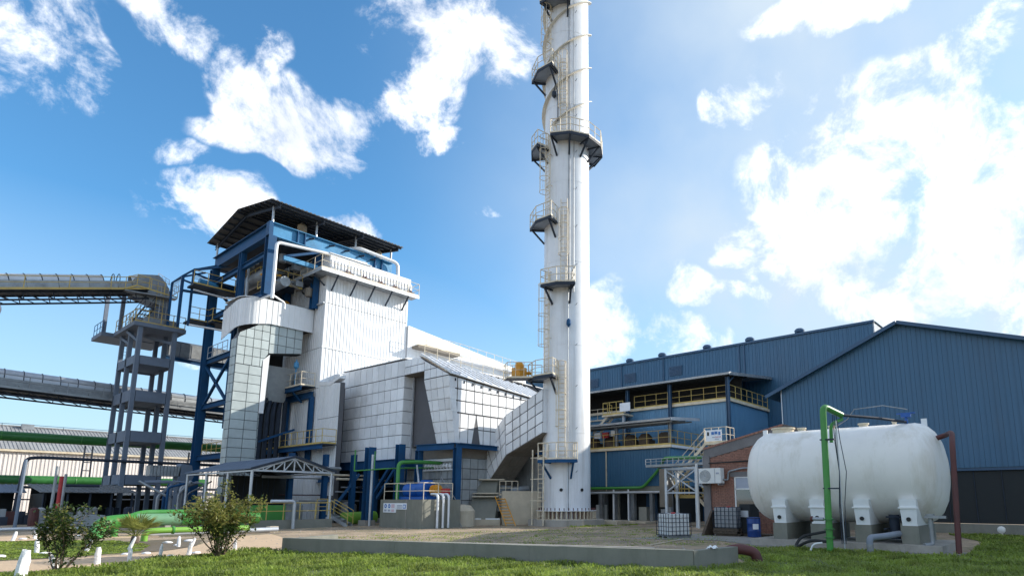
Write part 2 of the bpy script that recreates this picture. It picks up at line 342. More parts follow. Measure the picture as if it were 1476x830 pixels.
def tile(parent, name, m, O, U, W, Nn, poly, cw, ch, gap=.04, t=.05, ribs=0, rib_w=.06, rib_h=.04, u_off=0, v_off=0, skip=None, jit=.0):
    """cover a flat polygon (given in metres along U and W from O) with separate panels of cw x ch; ribs stand proud on each"""
    O, U, W, Nn = Vector(O), Vector(U).normalized(), Vector(W).normalized(), Vector(Nn).normalized()
    rot = Matrix((U, W, Nn)).transposed()
    flip = rot.determinant() < 0
    u0 = min(p[0] for p in poly); u1 = max(p[0] for p in poly); v0 = min(p[1] for p in poly); v1 = max(p[1] for p in poly)
    nu = max(1, round((u1-u0-u_off)/cw)); nv = max(1, round((v1-v0-v_off)/ch))
    if not u_off: cw = (u1-u0)/nu
    if not v_off: ch = (v1-v0)/nv
    us = [u0+i*cw for i in range(nu)]+[u1] if not u_off else [u0]+[u0+u_off+i*cw for i in range(nu)]+[u1]
    res = []
    for i in range(len(us)-1):
        for j in range(nv):
            a0, a1, b0, b1 = us[i]+gap/2, us[i+1]-gap/2, v0+j*ch+gap/2, v0+(j+1)*ch-gap/2
            if skip and skip((a0+a1)/2, (b0+b1)/2): continue
            c = clip(poly, a0, a1, b0, b1)
            if not c or area(c) < .02: continue
            full = abs(area(c)-(a1-a0)*(b1-b0)) < 1e-4
            key = (m, round(a1-a0, 3), round(b1-b0, 3), t, ribs, rib_w, rib_h, flip) if full else None
            me = SHARE.get(key) if key else None
            if me is None:
                mb = MB(); loc = [(p[0]-a0, p[1]-b0) for p in c]
                mb.prism([(p[0], p[1], 0) for p in loc], (0, 0, t))
                for k in range(ribs):
                    cx_ = (a1-a0)*(k+.5)/ribs; cc = clip(loc, cx_-rib_w/2, cx_+rib_w/2, -99, 99)
                    if cc: mb.prism([(p[0], p[1], t) for p in cc], (0, 0, rib_h))
                fs = [tuple(reversed(f)) for f in mb.f] if flip else mb.f
                vs = [tuple(U*v[0]+W*v[1]+Nn*v[2]) for v in mb.v]
                me = bpy.data.meshes.new(name); me.from_pydata(vs, [], fs); me.update(); me.materials.append(M[m])
                if key: SHARE[key] = me; me['basis'] = (*U, *W)
            else:
                if any(abs(x-y) > 1e-3 for x, y in zip(me['basis'], (*U, *W))):
                    key2 = key+tuple(round(x, 3) for x in (*U, *W)); me2 = SHARE.get(key2)
                    if me2 is None:
                        b_ = me['basis']; U0 = Vector(b_[:3]); W0 = Vector(b_[3:]); mb = MB()
                        N0 = U0.cross(W0)*(-1 if flip else 1)
                        me2 = me.copy()
                        for v in me2.vertices:
                            q = Vector(v.co); v.co = U*q.dot(U0)+W*q.dot(W0)+Nn*q.dot(N0)
                        SHARE[key2] = me2; me2['basis'] = (*U, *W)
                    me = me2
            ob = bpy.data.objects.new(name, me); COL.objects.link(ob)
            place(ob, parent, O+U*a0+W*b0+Nn*(random.uniform(0, jit) if jit else 0)); res.append(ob)
    return res
def rail(name, m, parent, pts, h=1.05, sp=1.0, r=.025, mid=True, toe=True, n=5):
    pts = [Vector(p) for p in pts]; mb = MB(); up = Vector((0, 0, h))
    for a, b in zip(pts, pts[1:]):
        mb.tube([a+up, b+up], r, n)
        if mid: mb.tube([a+up*.52, b+up*.52], r*.8, n)
        if toe: mb.beam(a+V(0, 0, .06), b+V(0, 0, .06), .012, .12)
        k = max(1, round((b-a).length/sp))
        for i in range(k+(b is pts[-1] or (b-pts[-1]).length < 1e-6)):
            p = a+(b-a)*i/k; mb.tube([p, p+up], r, n)
    return mb.build(name, m, parent)
def ladder(name, m, parent, p, q, width_dir, w=.45, step=.3, r=.022, cage=None, cage_r=.36, cage_from=2.2, rung=.014):
    p, q = Vector(p), Vector(q); wd = Vector(width_dir).normalized(); mb = MB(); a = wd*w/2
    for s_ in (-1, 1): mb.beam(p+a*s_, q+a*s_, .05, .03)
    n = int((q-p).length/step)
    for i in range(1, n): c = p+(q-p)*i/n; mb.tube([c-a, c+a], rung, 4)
    ob = mb.build(name, m, parent)
    if cage is not None:
        out = Vector(cage).normalized(); cb = MB(); L_ = (q-p).length; d = (q-p).normalized(); hs = []
        z = cage_from
        while z < L_+.01: hs.append(z); z += 1.1
        for z in hs:
            c = p+d*z+out*cage_r*.9; cb.tube([c+wd*math.cos(t)*cage_r+out*math.sin(t)*cage_r*1.05 for t in [R(-50+k*28) for k in range(11)]], .025, 4)
        if len(hs) > 1:
            for t in (R(-20), R(35), R(90), R(145), R(200)):
                off = out*cage_r*.9+wd*math.cos(t)*cage_r+out*math.sin(t)*cage_r*1.05
                cb.beam(p+d*hs[0]+off, p+d*hs[-1]+off, .03, .012)
            cb.build('ladder_cage', m, parent)
    return ob
def stairs(name, m, parent, p, q, width, n=None, railm='yellow', side=(1, 1)):
    """a flight from p (foot) to q (head); width is a vector across"""
    p, q, wv = Vector(p), Vector(q), Vector(width); n = n or max(3, round((q.z-p.z)/.22)); mb = MB(); tr = MB()
    for s_ in (0, 1): mb.beam(p+wv*s_, q+wv*s_, .05, .2)
    run = Vector((q.x-p.x, q.y-p.y, 0)).normalized()*.24
    for i in range(1, n+1):
        c = p+(q-p)*i/n; tr.prism([c, c+wv, c+wv-run, c-run], (0, 0, .035))
    mb.build('stringer', m, parent); tr.build('treads', m, parent)
    for s_, on in enumerate(side):
        if on: rail('handrail', railm, parent, [p+wv*s_, q+wv*s_], 1.0, 1.1, toe=False)
# ------------------------------------------------------------------ ground
def ground_mat():
    m = bpy.data.materials.new('yard_dirt'); m.use_nodes = True; nt = m.node_tree; N = nt.nodes; L = nt.links; b = N['Principled BSDF']; b.inputs['Roughness'].default_value = .95
    g = N.new('ShaderNodeNewGeometry')
    def noi(s, d=8, r=.6):
        n = N.new('ShaderNodeTexNoise'); n.inputs['Scale'].default_value = s; n.inputs['Detail'].default_value = d; n.inputs['Roughness'].default_value = r; L.new(g.outputs['Position'], n.inputs['Vector']); return n.outputs[0]
    def ramp(f, a, ca, c, cc):
        r = N.new('ShaderNodeValToRGB'); r.color_ramp.elements[0].position = a; r.color_ramp.elements[0].color = (*ca, 1); r.color_ramp.elements[1].position = c; r.color_ramp.elements[1].color = (*cc, 1); L.new(f, r.inputs[0]); return r.outputs[0]
    a = ramp(noi(.35), .38, (.24, .19, .14), .62, (.48, .37, .26)); c = ramp(noi(9, 10, .75), .35, (.55, .55, .55), .7, (1.25, 1.22, 1.18))
    mx = N.new('ShaderNodeMix'); mx.data_type = 'RGBA'; mx.blend_type = 'MULTIPLY'; mx.inputs[0].default_value = 1; L.new(a, mx.inputs[6]); L.new(c, mx.inputs[7])
    wd = N.new('ShaderNodeMix'); wd.data_type = 'RGBA'; L.new(ramp(noi(.55, 9, .7), .52, (0, 0, 0), .66, (1, 1, 1)), wd.inputs[0]); L.new(mx.outputs[2], wd.inputs[6]); wd.inputs[7].default_value = (.15, .15, .06, 1)
    L.new(wd.outputs[2], b.inputs['Base Color'])
    bp = N.new('ShaderNodeBump'); bp.inputs['Strength'].default_value = .7; bp.inputs['Distance'].default_value = .05; L.new(noi(6, 10, .7), bp.inputs['Height']); L.new(bp.outputs[0], b.inputs['Normal'])
    return m
M['ground'] = ground_mat()
M['path'] = mat('sandy_path', (.52, .38, .25), .95, vary=.15, scale=3, dirt=(.26, .21, .15), dirt_amt=.5, dirt_scale=(1.5, 1.5, 1.5), bump=.5, bump_scale=12)
M['soil'] = mat('dark_soil', (.13, .105, .075), .95, vary=.3, scale=4, bump=.6, bump_scale=12)
M['turf'] = mat('turf_soil', (.085, .11, .03), .95, vary=.35, scale=3, bump=.6, bump_scale=12)
M['slab'] = mat('yard_slab', (.26, .25, .23), .9, vary=.12, dirt=(.14, .14, .11), dirt_amt=.5, bump=.3, bump_scale=14)
def sheet(name, m, poly, z):
    mb = MB(); mb.add([(x, y, z) for x, y in poly], [tuple(range(len(poly)))])
    o = mb.build(name, m); 
    if o.data.polygons[0].normal.z < 0: o.data.flip_normals()
    o['kind'] = 'structure'; return o
S_ = 3000
sheet('ground', 'ground', [(-S_, -S_), (S_, -S_), (S_, S_), (-S_, S_)], 0)
TURF = [(-6, 17), (2.6, 19.6), (4.4, 19.0), (6.2, 20.9), (8.6, 21.6), (9.7, 21.9), (9.5, 20.3), (13.9, 7.35), (15.9, 7.0), (19.5, 9.6), (21.6, 9.6), (21.9, 2.8), (30, 3.2), (35.5, 5.2), (36, -9), (2, -9), (-6, 2)]
sheet('lawn', 'turf', TURF, .012)
PATH = [(-3, 20.6), (2.6, 19.8), (4.4, 19.2), (6.2, 21.1), (8.6, 21.8), (10.2, 22.1), (12.2, 24.5), (14.2, 31.5), (11.5, 30.5), (10.3, 28.3), (8.6, 25.2), (7.0, 23.6), (4.8, 23.0), (-3, 24.6)]
sheet('path', 'path', PATH, .008)
TURF2 = [(-3, 24.9), (4.7, 23.5), (6.7, 24.3), (7.8, 27.2), (8.0, 30), (6.4, 33.2), (3.0, 34.5), (-3, 33)]
sheet('lawn', 'turf', TURF2, .010)
sheet('flower_bed', 'soil', [(6.2, 24.1), (7.3, 23.9), (8.9, 25.8), (10.3, 29.2), (9.2, 30.5), (7.7, 30.2), (7.6, 27.3)], .014)
sheet('path', 'path', [(-2, 35), (3.0, 35), (7.2, 33.9), (9.6, 32.6), (11, 36.5), (7, 38.8), (-2, 40)], .006)
def pip(x, y, P_):
    c = np.zeros(x.shape, bool); n = len(P_)
    for i in range(n):
        x1, y1 = P_[i]; x2, y2 = P_[(i+1) % n]
        if y1 == y2: continue
        k = ((y1 > y) != (y2 > y)) & (x < (x2-x1)*(y-y1)/(y2-y1)+x1); c ^= k
    return c
def grass(name, poly, n, hmin, hmax, wd, lab, seed, mm='grassblade', fov=True):
    rs = np.random.RandomState(seed); P_ = np.array(poly); lo, hi = P_.min(0), P_.max(0); x = rs.uniform(lo[0], hi[0], n*6); y = rs.uniform(lo[1], hi[1], n*6)
    k = pip(x, y, poly)
    # keep what could be seen a few steps to either side of the camera
    ff = x*math.cos(TH)+y*math.sin(TH); rr = x*math.sin(TH)-y*math.cos(TH); k &= (ff > 9) & (rr < ff*.85+3) & (rr > -ff*1.05-3)
    d = np.hypot(x, y); k &= rs.rand(x.size) < np.clip((15/np.maximum(d, 1))**1.3, .12, 1)
    cl = np.sin(x*2.1+np.sin(y*1.7)*1.6)*np.sin(y*2.6+np.sin(x*1.3)*1.4); k &= rs.rand(x.size) < (.62+.38*cl)
    x, y = x[k][:n], y[k][:n]; cl = cl[k][:n]; d = d[k][:n]; n = x.size
    a = rs.uniform(0, 2*np.pi, n); h = rs.uniform(hmin, hmax, n)*(.8+.35*cl); l = rs.uniform(.35, 1.3, n)*h; w_ = wd*rs.uniform(.6, 1.4, n)*np.clip(d/16, 1, 2.2)
    ca, sa = np.cos(a), np.sin(a); px_, py_ = -sa*w_/2, ca*w_/2
    v = np.zeros((n, 5, 3)); z0 = .012
    v[:, 0] = np.c_[x-px_, y-py_, np.full(n, z0)]; v[:, 1] = np.c_[x+px_, y+py_, np.full(n, z0)]
    mx_, my_ = x+ca*l*.35, y+sa*l*.35
    v[:, 2] = np.c_[mx_+px_*.9, my_+py_*.9, h*.75]; v[:, 3] = np.c_[mx_-px_*.9, my_-py_*.9, h*.75]
    v[:, 4] = np.c_[x+ca*l, y+sa*l, h*rs.uniform(.55, 1., n)]
    me = bpy.data.meshes.new(name); nv = n*5; me.vertices.add(nv); me.vertices.foreach_set('co', v.reshape(-1))
    i = np.arange(n)[:, None]*5; quads = (i+np.array([0, 1, 2, 3])); tris = (i+np.array([3, 2, 4]))
    loops = np.concatenate([quads.reshape(-1), tris.reshape(-1)]); me.loops.add(loops.size); me.loops.foreach_set('vertex_index', loops.astype(np.int32))
    me.polygons.add(2*n); st = np.concatenate([np.arange(n)*4, n*4+np.arange(n)*3]); me.polygons.foreach_set('loop_start', st.astype(np.int32))
    me.update(calc_edges=True); me.validate(); me.materials.append(M[mm]); o = bpy.data.objects.new(name, me); COL.objects.link(o)
    tag(o, lab, 'grass', kind='stuff'); return o
grass('grass', TURF, 190000, .05, .19, .022, 'shaggy green grass of the lawn in front of the concrete basin wall', 3)
grass('grass', TURF2, 26000, .03, .08, .022, 'short sunlit grass patch beyond the sandy path at left', 4)
def tufts(seed, n):   # weeds in the yard
    pts = []
    rs = random.Random(seed)
    for _ in range(n): pts.append((rs.uniform(14, 36), rs.uniform(8, 33)))
    return pts
# ------------------------------------------------------------------ concrete basin (front wall, ends and back, an inner slab)
A, B, C_ = V(9.6, 20.45, 0), V(13.8, 7.55, 0), V(15.85, 7.3, 0)
bas = thing('concrete_basin', 'long low grey concrete basin wall along the edge of the lawn', 'basin', (12, 14, 0))
def wallseg(nm, a, b, h, t, m='concdark', n=1):
    d = (b-a).normalized(); s_ = V(-d.y, d.x, 0)
    for i in range(n):
        p = a+(b-a)*i/n+d*(.006 if i else 0); q = a+(b-a)*(i+1)/n
        MB().prism([p, q, q-s_*-t, p-s_*-t], (0, 0, h)).build(nm, m, bas)
def off(a, b, t):  # keep the wall body on the far side
    d = (b-a).normalized(); return V(-d.y, d.x, 0)*t
wallseg('front_wall', A, B, .46, .26, n=3)
wallseg('end_wall', B+V(.03, -.012, 0), C_, .445, .22)
D_, E_ = A+V(2.3, 1.0, 0), C_+V(.3, 1.2, 0)
MB().prism([A+V(.29, .05, 0), D_, D_+V(.1, -.25, 0), A+V(.36, -.2, 0)], (0, 0, .44)).build('end_wall', 'concdark', bas)
MB().prism([D_+V(.14, 0, 0), V(16.4, 10.3, 0), V(16.2, 10.2, 0), D_+V(-.06, -.28, 0)], (0, 0, .26)).build('back_wall', 'conc', bas)
sheet('basin_floor', 'slab', [(10.2, 20.2), (11.9, 20.9), (16.0, 10.2), (15.9, 7.8), (14.2, 7.9)], .018)
el = MB().tube(fillet([(15.95, 7.8, .25), (15.95, 7.35, .40), (16.15, 6.95, .30), (16.2, 6.9, .05)], .25), .14, 12).build('drain_elbow', 'rust', None, True)
tag(el, 'rusty red pipe elbow coming over the end of the concrete basin', 'pipe')
b_ = MB(); rs = random.Random(5); n_ = 7
b_.add([V(14.75+(i-3)*.05+rs.uniform(-.02, .02), 7.5+(j-3)*.035+rs.uniform(-.02, .02), .447+max(0, (1-((i-3)**2+(j-3)**2)/20))*rs.uniform(.01, .12)) for i in range(n_) for j in range(n_)], [(i*n_+j, i*n_+j+1, (i+1)*n_+j+1, (i+1)*n_+j) for i in range(n_-1) for j in range(n_-1)])
tag(b_.build('rag', 'plastic', None), 'crumpled white rag lying on the corner of the basin wall', 'rag')
# ------------------------------------------------------------------ chimney
CX, CY, CR = 32.0, 27.1, 1.66
CH = V(CX, CY, 0); CA = 220.3
def cp(off, r, z): a = R(CA+off); return V(CX+math.cos(a)*r, CY+math.sin(a)*r, z)
chim = thing('chimney', 'tall white steel chimney stack with ladders, platforms and helical strakes', 'chimney', (CX, CY, 0))
for z0, z1 in [(.42, 6.2), (6.2, 12.3), (12.3, 18.4), (18.4, 24.5), (24.5, 30.6), (30.6, 36.7), (36.7, 42.8), (42.8, 52)]:
    MB().lathe((CX, CY, z0), [(CR, 0), (CR, z1-z0-.03), (CR-.012, z1-z0-.028), (CR-.012, z1-z0)], 72).build('shell_section', 'stack', chim, True)
for z in (6.2, 12.3, 18.4, 24.5, 30.6, 36.7): MB().lathe((CX, CY, z-.04), [(CR+.012, 0), (CR+.012, .05)], 72).build('weld_band', 'stack', chim, True)
MB().lathe((CX, CY, .40), [(CR+.42, 0), (CR+.42, .05)], 60).build('base_ring', 'cream', chim)
MB().lathe((CX, CY, .96), [(CR+.40, 0), (CR+.40, .05)], 60).build('base_ring', 'stack', chim)
g_ = MB()
for k in range(40):
    a = 360*k/40; p = cp(a, CR+.02, 0); q = cp(a, CR+.38, 0); g_.beam(V(p.x, p.y, .72), V(q.x, q.y, .72), .05, .5)
g_.build('base_gussets', 'cream', chim)
b_ = MB()
for k in range(40):
    a = 360*(k+.5)/40; p = cp(a, CR+.3, .42); b_.tube([p, p+V(0, 0, .75)], .03, 6)
b_.build('anchor_bolts', 'rust', chim)
oct_ = [cp(22.5+45*k, 2.75, -.1) for k in range(8)]
MB().prism(oct_, (0, 0, .5)).build('plinth', 'conc', chim)
box('plinth_step', 'concpale', chim, 33.6, 35.0, 24.0, 25.6, 0, .30)
# strakes above the ring platform
for s_ in range(3):
    mb = MB(); z0, z1, pitch = 28.9, 50, 8.6; n = 110; prev = None; vs = []; fs = []
    for i in range(n+1):
        z = z0+(z1-z0)*i/n; a = s_*120+84+(z-z0)/pitch*360*1.0
        p, q = cp(a, CR-.01, z), cp(a, CR+.27, z); vs += [p, q, q+V(0, 0, .05), p+V(0, 0, .05)]
        if i: k = 4*i; fs += [(k-4, k-3, k+1, k), (k-3, k-2, k+2, k+1), (k-2, k-1, k+3, k+2), (k-1, k-4, k, k+3)]
    fs += [(0, 3, 2, 1), (4*n, 4*n+1, 4*n+2, 4*n+3)]
    mb.add(vs, fs).build('strake', 'strake', chim, False)
def cplat(z, a0, a1, ro=2.72, seg=None, railm='cream', gate=None):
    seg = seg or max(2, round((a1-a0)/28)); an = [a0+(a1-a0)*i/seg for i in range(seg+1)]
    deck = MB(); deck.prism([cp(a, CR+.03, z) for a in an]+[cp(a, ro, z) for a in reversed(an)], (0, 0, .04)); deck.build('platform_deck', 'grate', chim)
    ed = MB()
    for a, b in zip(an, an[1:]): ed.beam(cp(a, ro, z-.05), cp(b, ro, z-.05), .05, .22)
    ed.beam(cp(a0, CR, z-.08), cp(a0, ro, z-.08), .05, .12); ed.beam(cp(a1, CR, z-.08), cp(a1, ro, z-.08), .05, .12)
    ed.build('platform_edge', 'dsteel' if z > 9 else 'blue', chim)
    for a in (an if seg > 3 else (a0+5, a1-5)):
        br = MB(); br.beam(cp(a, ro-.1, z-.1), cp(a, CR, z-1.15), .11, .11); br.beam(cp(a, ro-.1, z-.12), cp(a, CR, z-.12), .07, .09)
        br.build('platform_bracket', 'dsteel' if z > 9 else 'blue', chim)
    rail('handrail', railm, chim, [cp(a0, CR+.1, z+.05)]+[cp(a, ro, z+.05) for a in an]+[cp(a1, CR+.1, z+.05)], 1.1, .62, r=.032)
L_ = -1
cplat(4.25, -44, 15); cplat(9.95, -84, -20); cplat(16.35, -42, 12); cplat(21.3, -86, -24)
cplat(27.6, -26, 128, seg=5); cplat(27.3, -100, -52, seg=2); cplat(33.3, -84, -24); cplat(39.0, -50, 6)
# sampling landing reaching back from the second platform, with its equipment
ex = MB(); pA, pB = cp(-84, 2.7, 9.95), cp(-60, 2.72, 9.95); back = V(-.62, .78, 0)*1.75
ex.prism([pA, pB, pB+back, pA+back], (0, 0, .05)); ex.build('landing_deck', 'dsteel', chim)
rail('handrail', 'cream', chim, [pB, pB+back, pA+back, pA], 1.1, .6)
mb = MB(); c = (pA+pB)/2+back*.45
mb.box(c.x-.35, c.x+.35, c.y-.4, c.y+.4, 10.0, 10.75); mb.lathe(c+V(0, 0, .8), [(.3, 0), (.33, .2), (.2, .42)], 10); mb.tube([c+V(.3, 0, .5), c+V(.9, -.4, .5)], .12, 8)
tag(mb.build('gas_sampler', 'orange', None), 'yellow gas sampling machine on the second platform of the chimney', 'machine')
def clad(a, z0, z1, cage=True, w=.46, m='cream'):
    p, q = cp(a, CR+.2, z0), cp(a, CR+.2, z1); an = R(CA+a); wd = V(-math.sin(an), math.cos(an), 0)
    ladder('ladder', m, chim, p, q, wd, w, cage=(V(math.cos(an), math.sin(an), 0) if cage else None), rung=.02)
    for k in range(int((z1-z0)/2.4)+1):
        z = z0+.4+k*2.4; st = MB(); st.beam(cp(a, CR+.2, z)-wd*.23, cp(a, CR+.2, z)+wd*.23, .03)
        for s_ in (-1, 1): st.beam(cp(a, CR, z)+wd*s_*.23, cp(a, CR+.2, z)+wd*s_*.23, .04)
        st.build('ladder_bracket', m, chim)
clad(-10, 4.3, 11.0); clad(-48, 10.0, 17.4); clad(-6, 16.4, 22.9); clad(-48, 21.4, 28.4); clad(-8, 27.8, 34.4); clad(-48, 33.4, 40.1); clad(-8, 39, 46)
# ground ladder on the left with its own frame
p0, p1 = cp(-46, 2.35, .05), cp(-46, 2.35, 5.2); wd = V(*[c for c in (cp(-46+90, 1, 0)-cp(0, 0, 0))]).normalized()
ladder('ladder', 'cream', chim, p0, p1, wd, .55, rung=.02)
fr = MB(); 
for s_ in (-1, 1): fr.beam(p0+wd*s_*.55+V(-.3, 0, 0), p1+wd*s_*.55+V(-.3, 0, -.2), .07)
for z in (1.6, 3.0, 4.4): fr.beam(p0+wd*-.75+V(-.3, 0, z), p0+wd*.75+V(-.3, 0, z), .05)
fr.build('ladder_frame', 'cream', chim)
# conduits, lamp, manhole dots
cd = MB()
for a in (4, 7, 17): cd.tube([cp(a, CR+.06, .9 if a == 4 else 16), cp(a+(1 if a > 5 else 0), CR+.06, 45)], .022, 5)
cd.build('conduit', 'galvdark', chim)
cd = MB(); cd.tube([cp(2, CR+.1, .3), cp(2, CR+.1, 4.2)], .04, 6); cd.build('conduit', 'pipe', chim)
for a, z in ((-12, 2.35), (38, 2.35)):
    p = cp(a, CR, z); mb = MB().tube([p, cp(a, CR+.06, z)], .11, 12); mb.build('port', 'black', chim)
for z in np.arange(3.5, 44, 2.9):
    p = cp(22, CR, z); MB().beam(p, cp(24, CR+.16, z+.12), .03).build('lug', 'galvdark', chim)
mb = MB(); mb.lathe(cp(4, CR+.25, 13.4), [(.05, 0), (.16, .2), (.14, .5), (.05, .6)], 8); mb.build('beacon', 'blue', chim)
mb = MB(); mb.lathe(cp(-30, CR+.25, 31.0), [(.05, 0), (.17, .15), (.17, .5), (.05, .6)], 8); mb.tube([cp(-30, CR+.25, 31.6), cp(-26, CR+.3, 32.2), cp(-20, CR+.3, 31.2), cp(-20, CR+.3, 29)], .04, 5); mb.build('beacon', 'dsteel', chim)

# ------------------------------------------------------------------ flue duct from the fan up into the stack
def D3(Y, Z, X): return V(X, Y, Z)
du = thing('flue_duct', 'pale lagged square duct bending up from the fan into the chimney', 'duct', (32, 31, 0))
XL, XR = 30.0, 32.4
P1, P2, P3, P4, P5, P6 = (34.5, 4.5), (32.99, 2.79), (31.06, 4.81), (27.5, 6.18), (27.5, 9.2), (31.21, 7.66)
core = MB(); core.prism([V(XL+.06, y, z) for y, z in (P1, P2, P3, P4, P5, P6)], (XR-XL-.12, 0, 0)); core.build('duct_core', 'joint', du)
def strip(a, b, c, d, X, Nn, nu, nv, m):
    """panels between edge a-b and edge d-c (bilinear)"""
    for i in range(nu):
        for j in range(nv):
            def pt(u, v): return V(X, (a[0]*(1-u)+b[0]*u)*(1-v)+(d[0]*(1-u)+c[0]*u)*v, (a[1]*(1-u)+b[1]*u)*(1-v)+(d[1]*(1-u)+c[1]*u)*v)
            e = .013; u0, u1, v0, v1 = i/nu+e, (i+1)/nu-e, j/nv+e, (j+1)/nv-e
            MB().prism([pt(u0, v0), pt(u1, v0), pt(u1, v1), pt(u0, v1)], (Nn*.07, 0, 0)).build('panel', m, du)
strip(P1, P6, P3, P2, XL+.055, -1, 5, 3, 'lag'); strip(P6, P5, P4, P3, XL+.055, -1, 5, 4, 'lag')
for (a, b), m, nl in (((P2, P3), 'soffit', -1), ((P3, P4), 'soffit', -1), ((P1, P6), 'white', 1), ((P6, P5), 'white', 1)):
    d = V(0, b[0]-a[0], b[1]-a[1]); Ld = d.length; nrm = V(0, -d.z, d.y).normalized()
    if nrm.z*nl < 0: nrm = -nrm
    tile(du, 'panel', m, V(XL, a[0], a[1]), d, (1, 0, 0), nrm, [(0, 0), (Ld, 0), (Ld, XR-XL), (0, XR-XL)], .8, .83, .03, .03)
MB().box(XL+.02, XR, 27.44, 27.5, 6.2, 9.18).build('end_collar', 'lag', du)
fl = MB(); d_ = V(0, P2[0]-P1[0], P2[1]-P1[1]).normalized()
fl.beam(V(XL-.12, P1[0], P1[1])-d_*.15, V(XL-.12, P2[0], P2[1])+d_*.15, .14, .14); fl.build('flange', 'dsteel', du)
# ------------------------------------------------------------------ induced draught fan with its concrete bases
fan = thing('induced_draught_fan', 'grimy lagged fan casing under the duct beside the chimney', 'fan', (33, 34, 0))
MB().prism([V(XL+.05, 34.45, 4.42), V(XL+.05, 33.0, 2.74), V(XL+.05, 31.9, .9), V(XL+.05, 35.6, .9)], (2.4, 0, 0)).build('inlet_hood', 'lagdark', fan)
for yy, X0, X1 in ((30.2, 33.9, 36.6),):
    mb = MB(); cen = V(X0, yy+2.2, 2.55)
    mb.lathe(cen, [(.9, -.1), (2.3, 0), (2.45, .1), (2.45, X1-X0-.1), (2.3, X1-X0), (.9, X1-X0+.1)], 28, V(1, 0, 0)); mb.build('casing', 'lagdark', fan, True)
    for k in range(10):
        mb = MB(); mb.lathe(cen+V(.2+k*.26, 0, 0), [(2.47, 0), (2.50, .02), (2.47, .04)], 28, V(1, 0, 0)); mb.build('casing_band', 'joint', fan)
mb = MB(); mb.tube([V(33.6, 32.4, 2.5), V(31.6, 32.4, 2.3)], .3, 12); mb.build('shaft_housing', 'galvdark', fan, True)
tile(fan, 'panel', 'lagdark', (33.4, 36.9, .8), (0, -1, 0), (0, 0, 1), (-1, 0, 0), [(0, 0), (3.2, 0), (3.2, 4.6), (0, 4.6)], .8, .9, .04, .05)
# the concrete: sloping plinth with pale caps
bs = thing('fan_foundation', 'stepped concrete fan foundation with white cap slabs left of the ladder', 'foundation', (29.5, 32, 0))
MB().prism([V(27.2, 32.4, .0), V(28.9, 30.4, .0), V(30.2, 31.4, .0), V(28.5, 33.4, .0)], (0, 0, .38)).build('footing', 'concpale', bs)
def slope_block(a, b, w, z0, z1, lean, m):
    a, b, w = Vector(a), Vector(b), Vector(w)
    MB().add([a, b, b+w, a+w, a+V(*lean)+V(0, 0, z1-z0), b+V(*lean)*.9+V(0, 0, z1-z0), b+w+V(*lean)*.3+V(0, 0, z1-z0), a+w+V(*lean)*.3+V(0, 0, z1-z0)], [(0, 3, 2, 1), (4, 5, 6, 7), (0, 1, 5, 4), (1, 2, 6, 5), (2, 3, 7, 6), (3, 0, 4, 7)]).build('sloping_block', m, bs)
slope_block((27.7, 32.3, .38), (28.9, 30.9, .38), (1.6, 1.4, 0), .38, 1.9, (.75, .45, 0), 'concdark')
slope_block((28.75, 32.7, 1.95), (29.6, 31.6, 1.95), (1.4, 1.2, 0), 1.95, 3.1, (.7, .5, 0), 'concdark')
for z, x, y in ((1.9, 28.3, 32.55), (2.12, 28.55, 32.75), (3.1, 29.3, 33.0)): MB().beam(V(x, y, z+.03), V(x+1.15, y-1.4, z+.03), .5, .09).build('cap_slab', 'concpale', bs)
for k in range(2): MB().beam(V(27.55+k*.85, 32.2-k*.95, .42), V(28.2+k*.85, 31.5-k*.95, .42), .3, .09).build('cap_slab', 'plastic', bs)
wall = MB().prism([V(29.3, 30.6, 0), V(31.4, 28.9, 0), V(31.6, 29.2, 0), V(29.5, 30.9, 0)], (0, 0, 2.3)); tag(wall.build('concrete_wall', 'concpale', None), 'pale concrete wall behind the yellow ladder, left of the chimney', 'wall')
ld = thing('step_ladder', 'rusty yellow steel ladder leaning up beside the chimney foundation', 'ladder', (28.6, 29.4, 0))
ladder('ladder_frame', 'orange', ld, V(28.55, 28.95, 0), V(29.3, 30.9, 1.95), V(.62, -.78, 0), .62, .28, rung=.03)
rail('handrail', 'cream', ld, [V(29.6, 31.2, 2.0), V(30.6, 30.4, 2.0)], 1.0, .5)
# outlet duct / far concrete base to the right of the fan
mb = MB(); mb.prism([V(31.9, 30.2, 0), V(33.2, 29.1, 0), V(33.6, 29.6, 0), V(32.3, 30.7, 0)], (0, 0, .3)); mb.build('footing', 'concpale', bs)
MB().beam(V(32.6, 30.0, .3), V(33.5, 29.9, 2.0), .5, .5).build('sloping_block', 'concdark', bs)
# ------------------------------------------------------------------ boiler house
bo = thing('boiler_house', 'tall white corrugated boiler house with blue frame and dark canopy roof', 'building', (27, 50, 0))
XB, YB = 23.7, 46.3
X2, Y2 = 31.78, 57.0
box('wall_core', 'joint', bo, XB+.08, X2-.05, YB+.08, Y2, 0, 20.9)
RW = dict(gap=.012, t=.03, ribs=3, rib_w=.10, rib_h=.032)
for z0, z1 in ((10.6, 14.0), (14.03, 17.8), (17.83, 20.95)):
    tile(bo, 'cladding_sheet', 'white', (XB, YB+.08, z0), (1, 0, 0), (0, 0, 1), (0, -1, 0), [(0, 0), (X2-XB, 0), (X2-XB, z1-z0), (0, z1-z0)], .9, 9, **RW)
for z0, z1 in ((2.0, 6.1), (6.13, 10.6), (10.63, 14.0), (14.03, 17.75)):
    tile(bo, 'cladding_sheet', 'white', (XB+.08, YB-.02, z0), (0, 1, 0), (0, 0, 1), (-1, 0, 0), [(0, 0), (7.5, 0), (7.5, z1-z0), (0, z1-z0)], .9, 9, **RW)
